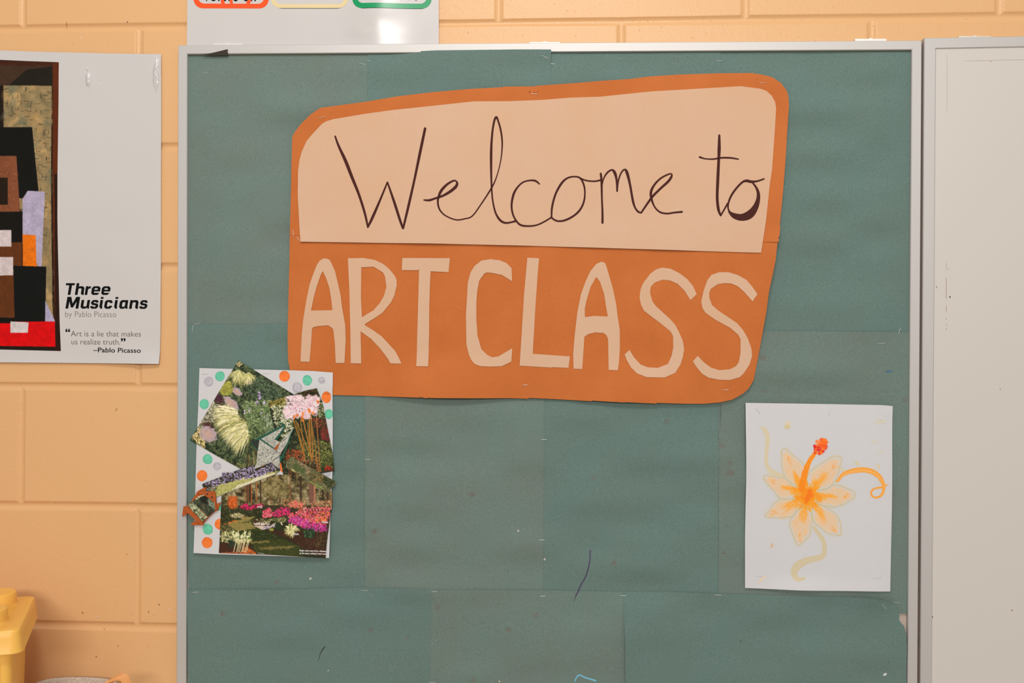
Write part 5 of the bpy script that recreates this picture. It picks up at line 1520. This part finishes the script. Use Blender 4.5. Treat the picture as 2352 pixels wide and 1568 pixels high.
c.leaves(ZX([(1640, 980), (1860, 960), (1840, 1100), (1680, 1110)]), 60, [(44, 74, 48), (30, 52, 34), (66, 96, 62)], 6, 3, -1.5, .9, r=R1)
x, y = ZX([(1400, 930)])[0]
c.tuft(x, y + 4, 70, [(206, 192, 132), (226, 214, 164), (104, 112, 62), (170, 160, 96)], 6, 23, -3.1, 0.0, 3.0, .2, R1)
c.tuft(x, y + 5, 30, [(216, 204, 148), (150, 146, 86)], 5, 17, .1, 3.0, 2.6, .1, R1)
c.ell(*ZX([(1040, 945)])[0], 6, 3, 0, (150, 148, 58), .9, .4, .3)
c.poly(ZX([(50, 1200), (300, 1160), (620, 1220), (780, 1400), (780, 1410), (50, 1390)]), (64, 38, 26), 1, 1)
c.leaves(ZX([(560, 1260), (740, 1380), (740, 1410), (420, 1410)]), 160, [(206, 104, 44), (180, 84, 36), (226, 128, 62)], 3.5, 1.4, .5, .5, r=R1)
c.leaves(ZX([(60, 1360), (600, 1370), (600, 1395), (60, 1395)]), 60, [(196, 96, 40), (160, 74, 36)], 3.5, 1.4, 0, .5, r=R1)
c.leaves(ZX([(70, 1000), (340, 960), (420, 1100), (300, 1180), (70, 1170)]), 120, [(196, 188, 134), (150, 148, 92), (220, 212, 164), (84, 92, 52)], 6, 3, r=R1)
c.leaves(ZX([(300, 1000), (640, 1020), (620, 1180), (360, 1220)]), 80, [(206, 198, 148), (130, 140, 76), (96, 112, 56), (222, 214, 170)], 9, 3.4, -1.0, .7, r=R1)
c.leaves(ZX([(200, 1150), (420, 1150), (420, 1280), (240, 1280)]), 40, [(44, 60, 40), (34, 46, 32)], 7, 3, r=R1)
for tx in (385, 410, 440, 480, 500, 545, 570, 330):
    (x0, y0), (x1, y1) = ZX([(tx, 1360), (tx + 50, 1130)])
    c.seg(x0, y0, x1, y1, 1.8, 2.2, (206, 190, 140), .9)
c.leaves(ZX([(1900, 1000), (2100, 1000), (2090, 1300), (1850, 1250)]), 50, [(110, 106, 60), (70, 70, 40), (54, 46, 30)], 8, 1.4, -1.2, .8, r=R1)
c.grain(.09, 1.7, 23)
az = cphoto('garden_photo', c, Q4, .0014, 'photo of pink azaleas beside a shaded lawn')
WTX = plain('white_caption_ink', (222, 214, 210), rough=.4)
cz = lambda x, y: cdep(x, y) + .0014
word('caption', 'Hosta', 674.3, 688.4, 1226.3, WTX, az, CREF, cz, hgt=4.6, bold=.03)
word('caption', 'Azalea', 740.8, 756.6, 1199.0, WTX, az, CREF, cz, hgt=4.6, bold=.03)
word('caption', 'Bright colors seen from a distance', 690.6, 751.4, 1263.4, WTX, az, CREF, cz, hgt=3.7, bold=.03, tilt=.03)
word('caption', 'up the space, making it seem smal', 690.6, 751.0, 1269.4, WTX, az, CREF, cz, hgt=3.7, bold=.03, tilt=.03)

# --- photo strip of a clipped hedge
Q5 = [(672, 1046.2), (700, 1063), (734.5, 1082.4), (772.4, 1103), (774.7, 1107.6), (768, 1115), (762, 1122), (759.8, 1131.6), (735, 1118), (712, 1105), (673.3, 1081), (658, 1072), (661, 1058)]
c = Cv(654, 1042, 779, 1136, (92, 90, 60))
c.leaves(Q5, 420, [(112, 112, 76), (70, 74, 48), (136, 128, 90), (84, 84, 56)], 4, 2.2, r=R1)
c.leaves(Z6([(1080, 1010), (1350, 1150), (1300, 1300), (1230, 1150)]), 90, [(140, 112, 86), (112, 92, 72), (164, 132, 104)], 4, 2.2, r=R1)
for hx, hy, rx, ry in [(1060, 1120, 5, 6), (1120, 1190, 9, 5), (1210, 1210, 4, 7)]:
    x, y = Z6([(hx, hy)])[0]
    c.ell(x, y, rx, ry, .2, (74, 88, 48), .95, .2, .15)
c.leaves(Z6([(1300, 1250), (1650, 1300), (1600, 1450), (1350, 1420)]), 130, [(96, 84, 46), (70, 62, 36), (140, 112, 66)], 4, 2.2, r=R1)
c.leaves(Z6([(1620, 1330), (1850, 1420), (1750, 1560), (1600, 1450)]), 130, [(48, 56, 34), (66, 72, 42), (36, 40, 26)], 4, 2, r=R1)
c.seg(*Z6([(990, 1190)])[0], *Z6([(1150, 1320)])[0], 3.4, 3.0, (190, 180, 112), .9)
c.seg(*Z6([(1340, 1440)])[0], *Z6([(1600, 1568)])[0], 3, 2.4, (120, 150, 62), .9)
c.leaves(Z6([(900, 1200), (1080, 1250), (1180, 1350), (1000, 1420)]), 70, [(44, 36, 26), (110, 60, 38), (64, 48, 34)], 3, 1.8, r=R1)
c.grain(.09, 1.7, 24)
cphoto('garden_photo', c, Q5, .0024, 'photo strip of clipped hedges')

# --- photo strip of purple flowers
Q3 = [(464.9, 1110.6), (512.6, 1092.8), (513, 1084), (533.6, 1084), (552, 1077), (571.6, 1069.4), (600, 1064), (623.2, 1059), (645.9, 1075), (645, 1080), (633, 1088.4), (580, 1108), (529.5, 1127.2), (499.7, 1139.7), (479.5, 1127), (470, 1120)]
c = Cv(461, 1055, 650, 1144, (52, 52, 40))
c.leaves(Q3, 300, [(66, 70, 46), (40, 42, 30), (96, 96, 66)], 4, 2, r=R1)
c.poly(Z8([(540, 480), (600, 380), (780, 340), (900, 290), (1100, 290), (1330, 200), (1460, 190), (740, 480), (560, 560), (430, 480)]), (168, 164, 96), .95, 1.5)
c.leaves(Z8([(420, 480), (600, 380), (780, 340), (900, 290), (1050, 300), (800, 450), (560, 560)]), 300, [(178, 176, 104), (146, 148, 78), (204, 198, 132)], 3, 1.4, r=R1)
c.poly(Z8([(800, 450), (850, 390), (1050, 320), (1200, 250), (1400, 210), (1400, 240), (740, 480)]), (208, 202, 172), .9, 1)
c.leaves(Z8([(760, 450), (1050, 320), (1380, 210), (1300, 270), (740, 485)]), 160, [(220, 216, 192), (196, 186, 146)], 2.4, 1.3, r=R1)
c.leaves(Z8([(340, 380), (640, 265), (640, 210), (770, 210), (1000, 120), (1300, 60), (1460, 160), (1330, 200), (1100, 290), (800, 330), (560, 400)]), 720, [(186, 164, 208), (206, 190, 220), (166, 140, 196), (196, 176, 212), (132, 106, 172), (214, 200, 220), (60, 52, 52), (44, 44, 34)], 2.8, 2.0, r=R1)
c.leaves(Z8([(350, 420), (560, 400), (540, 460), (400, 470)]), 50, [(196, 180, 206), (70, 66, 50), (110, 106, 70)], 3, 1.8, r=R1)
c.grain(.09, 1.7, 25)
cphoto('garden_photo', c, Q3, .0019, 'photo strip of purple flowers along a lawn')

# --- folded star of speckled and green paper
DG = paper('dark_green_craft_paper', (30, 86, 66), rough=.7, fine=.08)
BRN = paper('rust_brown_craft_paper', (176, 84, 28), rough=.7, fine=.06, coarse=.05)
DKB = paper('dark_brown_fold', (84, 44, 30), rough=.8)
DRK = paper('dark_green_black_print', (38, 44, 36), rough=.6)  # near-black green for the star's inner left fold
SPK = bpy.data.materials.new('speckled_grey_paper')
star0 = lambda off: (lambda x, y: cdep(x, y) + off)
c = Cv(585, 975, 682, 1084, (170, 168, 156))
c.leaves([(585, 975), (682, 975), (682, 1084), (585, 1084)], 2300, [(196, 194, 184), (70, 72, 62), (150, 150, 136), (206, 204, 196), (104, 106, 94)], 1.6, 1.5, r=R1)
faces = [Z6([(345, 590), (570, 745), (770, 888), (560, 1045), (350, 1140), (245, 1175), (290, 1050), (312, 820)]), Z6([(372, 575), (600, 450), (832, 330), (740, 470), (642, 585), (748, 645), (630, 768), (480, 660)]),
         Z6([(1030, 352), (990, 460), (880, 690), (800, 812), (766, 888), (720, 850), (682, 818), (757, 640), (880, 500)]), Z6([(560, 1042), (750, 948), (745, 1050), (724, 1165), (640, 1100)])]
sg = None
for i, f in enumerate(faces):
    cxy = np.mean(f, axis=0)
    if i == 0:
        sg = canvas_mesh('folded_star', c, f, PRINT, CREF, lambda x, y: cdep(x, y) + .0030 + .00004 * (y - 1000), coll)
        sg['label'] = 'folded star of speckled grey and dark green paper'
    else:
        canvas_mesh('star_point', c, f, PRINT, CREF, lambda x, y: cdep(x, y) + .0026 + .0003 * i, sg)
for pts, mm, off in [([(205, 622), (340, 545), (600, 410), (835, 285), (852, 300), (835, 332), (600, 455), (378, 575), (340, 602)], DG, .0030), ([(345, 562), (380, 580), (640, 765), (620, 772), (345, 592)], DG, .0036),
                     ([(835, 288), (852, 345), (850, 365), (690, 608), (640, 588), (740, 470), (832, 335)], DG, .0033), ([(1032, 348), (985, 478), (880, 800), (770, 1040), (752, 1050), (745, 935), (805, 880), (885, 690), (960, 480)], DG, .0040),
                     ([(698, 243), (742, 262), (800, 262), (838, 288), (800, 300), (745, 290)], DG, .0028), ([(560, 1048), (300, 1200), (245, 1215), (352, 1140)], DG, .0022), ([(560, 1052), (600, 1065), (722, 1168), (745, 1165), (640, 1090), (580, 1048)], DG, .0034),
                     ([(148, 652), (165, 645), (300, 790), (290, 808)], DG, .0021), ([(212, 632), (335, 602), (312, 800), (160, 655)], DRK, .0018), ([(757, 643), (684, 818), (628, 772), (640, 762)], BRN, .0028), ([(330, 1035), (362, 1150), (285, 1215), (300, 1190)], DKB, .0034),
                     ([(470, 1060), (480, 1080), (380, 1160), (400, 1120)], BRN, .0034), ([(802, 810), (795, 870), (768, 888), (766, 860)], DKB, .0034)]:
    sheet('paper_fold', Z6(pts), mm, CREF, star0(off), step=6, parent=sg, thick=.0003)

# --- folded brown paper frame with a tiny garden picture
fr = lambda off: (lambda x, y: np.maximum(cdep(x, y), .0185) + off)
bf = sheet('folded_frame', Z9([(265, 690), (330, 580), (395, 480), (600, 462), (790, 448), (830, 490), (850, 720), (878, 740), (865, 885), (832, 885), (640, 1060), (548, 1175), (545, 1212), (500, 1205), (330, 1060), (105, 860), (178, 790), (180, 756)]),
           BRN, CREF, fr(.0044), step=6, parent=coll, thick=.0006)
bf['label'] = 'rust brown folded paper frame'
c = Cv(430, 1130, 502, 1202, (60, 64, 50))
bq = Z9([(182, 758), (300, 680), (420, 575), (500, 540), (560, 530), (600, 548), (825, 720), (828, 870), (640, 1038), (530, 1142), (340, 950)])
c.leaves(bq, 500, [(60, 66, 48), (36, 38, 30), (96, 104, 76), (44, 50, 38)], 4, 1.8, r=R1)
c.ell(*Z9([(590, 640)])[0], 13, 9, .6, (34, 34, 28), .9, .5)
c.leaves(Z9([(182, 760), (300, 700), (640, 1020), (530, 1140)]), 260, [(186, 186, 152), (214, 210, 184), (120, 130, 84), (150, 152, 104)], 3.4, 1.8, r=R1)
c.leaves(Z9([(640, 580), (830, 720), (820, 860), (680, 760)]), 120, [(120, 132, 112), (76, 90, 72), (150, 158, 136)], 3.4, 1.8, r=R1)
c.seg(*Z9([(470, 860)])[0], *Z9([(640, 1020)])[0], 1.6, 1.6, (160, 108, 72), .95)
c.seg(*Z9([(530, 740)])[0], *Z9([(580, 850)])[0], 1.6, 1.2, (132, 92, 66), .9)
for hx, hy in [(390, 620), (440, 580), (490, 560), (545, 536)]:
    c.ell(*Z9([(hx, hy)])[0], 3.2, 2.6, .3, (216, 196, 160), .9, .4, .3)
c.grain(.09, 1.6, 26)
canvas_mesh('tiny_photo', c, bq, PRINT, CREF, fr(.0055), bf)
sheet('frame_flap', Z9([(105, 860), (178, 790), (330, 925), (545, 1165), (545, 1212), (500, 1205), (330, 1060)]), BRN, CREF, fr(.0066), step=6, parent=bf, thick=.0006)
sheet('frame_flap', Z9([(385, 478), (560, 458), (785, 448), (832, 490), (838, 600), (850, 880), (832, 884), (815, 705), (690, 610), (570, 535), (450, 508)]), BRN, CREF, fr(.0064), step=6, parent=bf, thick=.0006)
for pts, off in [([(388, 472), (470, 420), (545, 383), (612, 362), (590, 462), (420, 492)], .0040), ([(93, 795), (150, 790), (182, 798), (108, 862), (190, 955), (60, 1028)], .0046), ([(345, 1110), (430, 1170), (545, 1214), (240, 1222)], .0038), ([(852, 732), (945, 690), (882, 882), (862, 886)], .0042)]:
    sheet('frame_corner', Z9(pts), BRN, CREF, fr(off), step=6, parent=bf, thick=.0005)
SPT = plain('dark_pen_dot', (70, 44, 30), rough=.7)
for x, y, r in [(640, 515, 20), (757, 582, 24), (765, 505, 9), (878, 852, 10)]:
    (px_, py_), = Z9([(x, y)])
    sheet('pen_dot', blob(px_, py_, r / 9.8, r / 9.8, 3, 12, .2), SPT, CREF, fr(.0067 if x < 800 else .0050), step=2, parent=bf, thick=.0001)
for a, b_, f, lab in [((465, 858), (481, 858.4), cdep, 'staple in the collage top left corner above the grey dot'), ((607.5, 857), (623, 857), cdep, 'staple at the collage top edge left of the orange dot'),
                      ((596, 1265.6), (612, 1268.2), lambda x, y: cdep(x, y) + .0016, 'pale staple at the bottom edge of the azalea photo')]:
    staple(a, b_, f, lab, grp='staples in the garden collage')
# ================================================================== counter with storage box and basket
TOPZ = 0.862
CTM = plain('pale_laminate', (236, 226, 208), rough=.45)
ct = thing('counter', 'low counter along the wall under the storage box', 'counter', (-1.25, -0.012, 0.0))


def box(x0, x1, y0, y1, z0, z1):
    V = [(x, y, z) for z in (z0, z1) for y in (y0, y1) for x in (x0, x1)]
    return V, [(0, 2, 3, 1), (4, 5, 7, 6), (0, 1, 5, 4), (2, 6, 7, 3), (0, 4, 6, 2), (1, 3, 7, 5)]


V, F = box(-2.2, -0.45, -0.40, -0.016, TOPZ - .035, TOPZ); mk('worktop', V, F, CTM, ct)
V, F = box(-2.15, -0.5, -0.37, -0.016, 0.0, TOPZ - .035); mk('cabinet_body', V, F, plain('cabinet_side', (180, 160, 136), rough=.6), ct)

YEL = plain('yellow_plastic', (252, 192, 90), rough=.34, noise=.015, scale=20, spec=.5)
yb = YEL.node_tree.nodes['Principled BSDF']
yb.inputs['Subsurface Weight'].default_value = .2
yb.inputs['Subsurface Radius'].default_value = (1.0, .45, .06)
yb.inputs['Subsurface Scale'].default_value = .03
# box axes from the lid's rear right and front right top corners
B = P(80.5, 1369.6, .055); Fc = P(44.5, 1441.5, .055 + .19)
zt = (B[2] + Fc[2]) / 2
e1 = np.array([Fc[0] - B[0], Fc[1] - B[1]]); DEP = np.linalg.norm(e1); e1 /= DEP
e2 = np.array([e1[1], -e1[0]]);
if e2[0] > 0:
    e2 = -e2
WID = 0.38
org = np.array([B[0], B[1]])
sb = thing('storage_box', 'yellow plastic storage box with round studs on its lid, standing by the wall', 'storage box', (org[0], org[1], TOPZ))


def loc(u, v, z):
    """u along the right edge from the wall, v toward the left"""
    p = org + e1 * u + e2 * v
    return (p[0], p[1], z)


def rrect(u0, u1, v0, v1, r, n=6):
    p = []
    for cu_, cv_, s0 in ((u1 - r, v1 - r, 0), (u0 + r, v1 - r, 1), (u0 + r, v0 + r, 2), (u1 - r, v0 + r, 3)):
        for i in range(n + 1):
            g = (s0 + i / n) * math.pi / 2
            p.append((cu_ + r * math.cos(g), cv_ + r * math.sin(g)))
    return p


def loft(name, rings, mat, parent, cap0=True, cap1=True, rev=False):
    V, F = [], []
    n_ = len(rings[0])
    for r_ in rings:
        V += r_
    for i in range(len(rings) - 1):
        for j in range(n_):
            k = (j + 1) % n_
            F.append((i * n_ + j, i * n_ + k, (i + 1) * n_ + k, (i + 1) * n_ + j))
    if cap0:
        F.append(tuple(range(n_))[::-1])
    if cap1:
        F.append(tuple((len(rings) - 1) * n_ + j for j in range(n_)))
    me_o = mk(name, V, F, mat, parent, smooth=True)
    bm = bmesh.new(); bm.from_mesh(me_o.data); bmesh.ops.recalc_face_normals(bm, faces=bm.faces); bm.to_mesh(me_o.data); bm.free()
    me_o.data.polygons.foreach_set('use_smooth', [True] * len(me_o.data.polygons))
    me_o.data.set_sharp_from_angle(angle=.36)
    return me_o


LH = 0.034
g_ = 0.004
lid = loft('lid', [[loc(u, v, z) for u, v in rrect(-d_, DEP + d_, -d_, WID + d_, .012 + max(d_, 0))] for d_, z in
                   ((-.004, zt - LH + .001), (g_ + .0006, zt - LH), (g_ + .0012, zt - LH + .0012), (g_, zt - LH + .004), (.0022, zt - .012), (.0008, zt - .0035), (-.0006, zt - .001), (-.0030, zt))], YEL, sb)
for iu in range(2):
    for iv in range(4):
        cu_, cv_ = DEP * (.25 + .5 * iu), .053 + .0915 * iv
        R = .0315
        prof = [(R + .006, zt - .0005), (R + .0025, zt + .0008), (R + .0006, zt + .004), (R, zt + .0185), (R - .0008, zt + .0205), (R - .003, zt + .0215)]
        st = loft('lid_stud', [[loc(cu_ + rr_ * math.cos(t), cv_ + rr_ * math.sin(t), z) for t in np.linspace(0, 2 * np.pi, 40, endpoint=False)] for rr_, z in prof], YEL, lid, cap0=False)
body = loft('box_body', [[loc(u, v, z) for u, v in rrect(d_, DEP - d_, d_, WID - d_, .014)] for d_, z in ((.018, TOPZ + .0005), (.016, TOPZ + .003), (.0105, zt - LH - .012), (.0105, zt - LH + .006))], YEL, sb)
# raised panel on the front, and a locating rib on the side
pz0, pz1 = TOPZ + .03, zt - LH - .016
fu = DEP - .0105
loft('front_panel', [[loc(fu + o_ - .006 * ((zt - LH) - z) / .24, v, z) for v, z in [(.026 + i_, pz0 + i_), (WID - .026 - i_, pz0 + i_), (WID - .026 - i_, pz1 - i_), (.026 + i_, pz1 - i_)]] for o_, i_ in ((-.002, 0), (.0035, .001), (.0045, .003))], YEL, body)
loft('side_rib', [[loc(u, .0105 - o_, z) for u, z in [(.012, zt - LH - .03), (.03, zt - LH - .03), (.034, zt - LH - .004), (.012, zt - LH - .004)]] for o_ in (-.002, .003)], YEL, body)

# woven basket
bk_c = P(150, 1568, .105)
BZ = P(165, 1556.6, .022)[2]
GRW = paper('grey_woven_cord', (204, 188, 172), rough=.85, fine=.25, coarse=.06, fscale=420)
bk = thing('woven_basket', 'grey woven basket with a tan loop handle beside the yellow box', 'basket', (bk_c[0], bk_c[1], TOPZ))
x0, x1 = P(72, 1568, .062)[0], P(258, 1568, .062)[0]
bcx, brx, bry = (x0 + x1) / 2, (x1 - x0) / 2, .040
bcy = -.062
nU, nV = 320, 52
t = np.linspace(0, 2 * np.pi, nU, endpoint=False)
V, F = [], []
sup = lambda c_: np.sign(c_) * np.abs(c_) ** .62
for j in range(nV + 1):
    z = TOPZ + .001 + (BZ - TOPZ - .001) * j / nV
    k = .93 + .07 * j / nV
    knot = .0022 * (np.abs(np.sin(t * 38 + (j % 4 < 2) * np.pi / 2))) * (0.35 + .65 * abs(math.sin(j * np.pi / 2 + .8)))
    zz = z + .0028 * np.cos(t + .3) * (j / nV) ** 2 * 0 + .0025 * (1 - np.abs(np.cos(t))) * (j / nV) ** 3
    V += list(zip(bcx + (brx + knot) * k * sup(np.cos(t)), bcy + (bry + knot) * k * sup(np.sin(t)), zz))
for j in range(1, 8):                     # over the rim and down inside
    k = 1 - .008 - .004 * min(j, 6) / 6
    z = BZ - .003 * (j - 1)
    kin = .0016 * np.abs(np.sin(t * 38 + (j % 4 < 2) * np.pi / 2))
    V += list(zip(bcx + (brx * k - .004 - kin) * sup(np.cos(t)), bcy + (bry * k - .004 - kin) * sup(np.sin(t)), z + .0025 * (1 - np.abs(np.cos(t)))))
nr = nV + 8
for j in range(nr - 1):
    for i in range(nU):
        q = (i + 1) % nU
        F.append((j * nU + i, j * nU + q, (j + 1) * nU + q, (j + 1) * nU + i))
F.append(tuple(range(nU))[::-1]); F.append(tuple((nr - 1) * nU + i for i in range(nU)))  # shallow inner floor, added to bounce light onto the wall
mk('basket_wall', V, F, GRW, bk, smooth=True)
# loop handle: a soft band bent into an arch
HND = plain('tan_orange_leather', (232, 158, 92), rough=.55, noise=.06, scale=60)
arch = [(246, 1592), (250, 1578), (257, 1566), (266, 1556.5), (275, 1551.5), (283, 1551.5), (289, 1556), (293, 1566), (295, 1580), (296, 1594)]
V, F = [], []
arch = [q for q in dense([tuple(v) for v in smooth_poly(arch, 5)][:46], 1.5, False)]
n_ = len(arch)
for i, (x, y) in enumerate(arch):
    s = i / (n_ - 1)
    wv = .034 * (1 - .75 * sst(s, .30, .72)) + .004
    p = P(x, y, .125)
    tdir = np.array(arch[min(i + 1, n_ - 1)]) - np.array(arch[max(i - 1, 0)]); tdir = tdir / np.linalg.norm(tdir)
    nrm = np.array([tdir[1], 0, tdir[0]])          # in the x-z plane (pixel y points down)
    if nrm[2] < 0 and False:
        nrm = -nrm
    f_ = np.array([-.55 * wv, -wv * .5, -.25 * wv])
    for a_, b_ in ((-.0016, 0.0), (.0016, 0.0), (.0016, 1.0), (-.0016, 1.0)):
        V.append(p + nrm * a_ + f_ * b_ + np.array([0, .006, 0]))
for i in range(n_ - 1):
    for a_ in range(4):
        b_ = (a_ + 1) % 4
        F.append((i * 4 + a_, i * 4 + b_, i * 4 + 4 + b_, i * 4 + 4 + a_))
F += [(3, 2, 1, 0), tuple((n_ - 1) * 4 + a_ for a_ in range(4))]
hd_ = mk('handle', V, F, HND, bk, smooth=True)
hd_['label'] = 'tan orange loop handle'
bm = bmesh.new(); bm.from_mesh(hd_.data); bmesh.ops.recalc_face_normals(bm, faces=bm.faces); bm.to_mesh(hd_.data); bm.free()
hd_.data.set_sharp_from_angle(angle=.8)
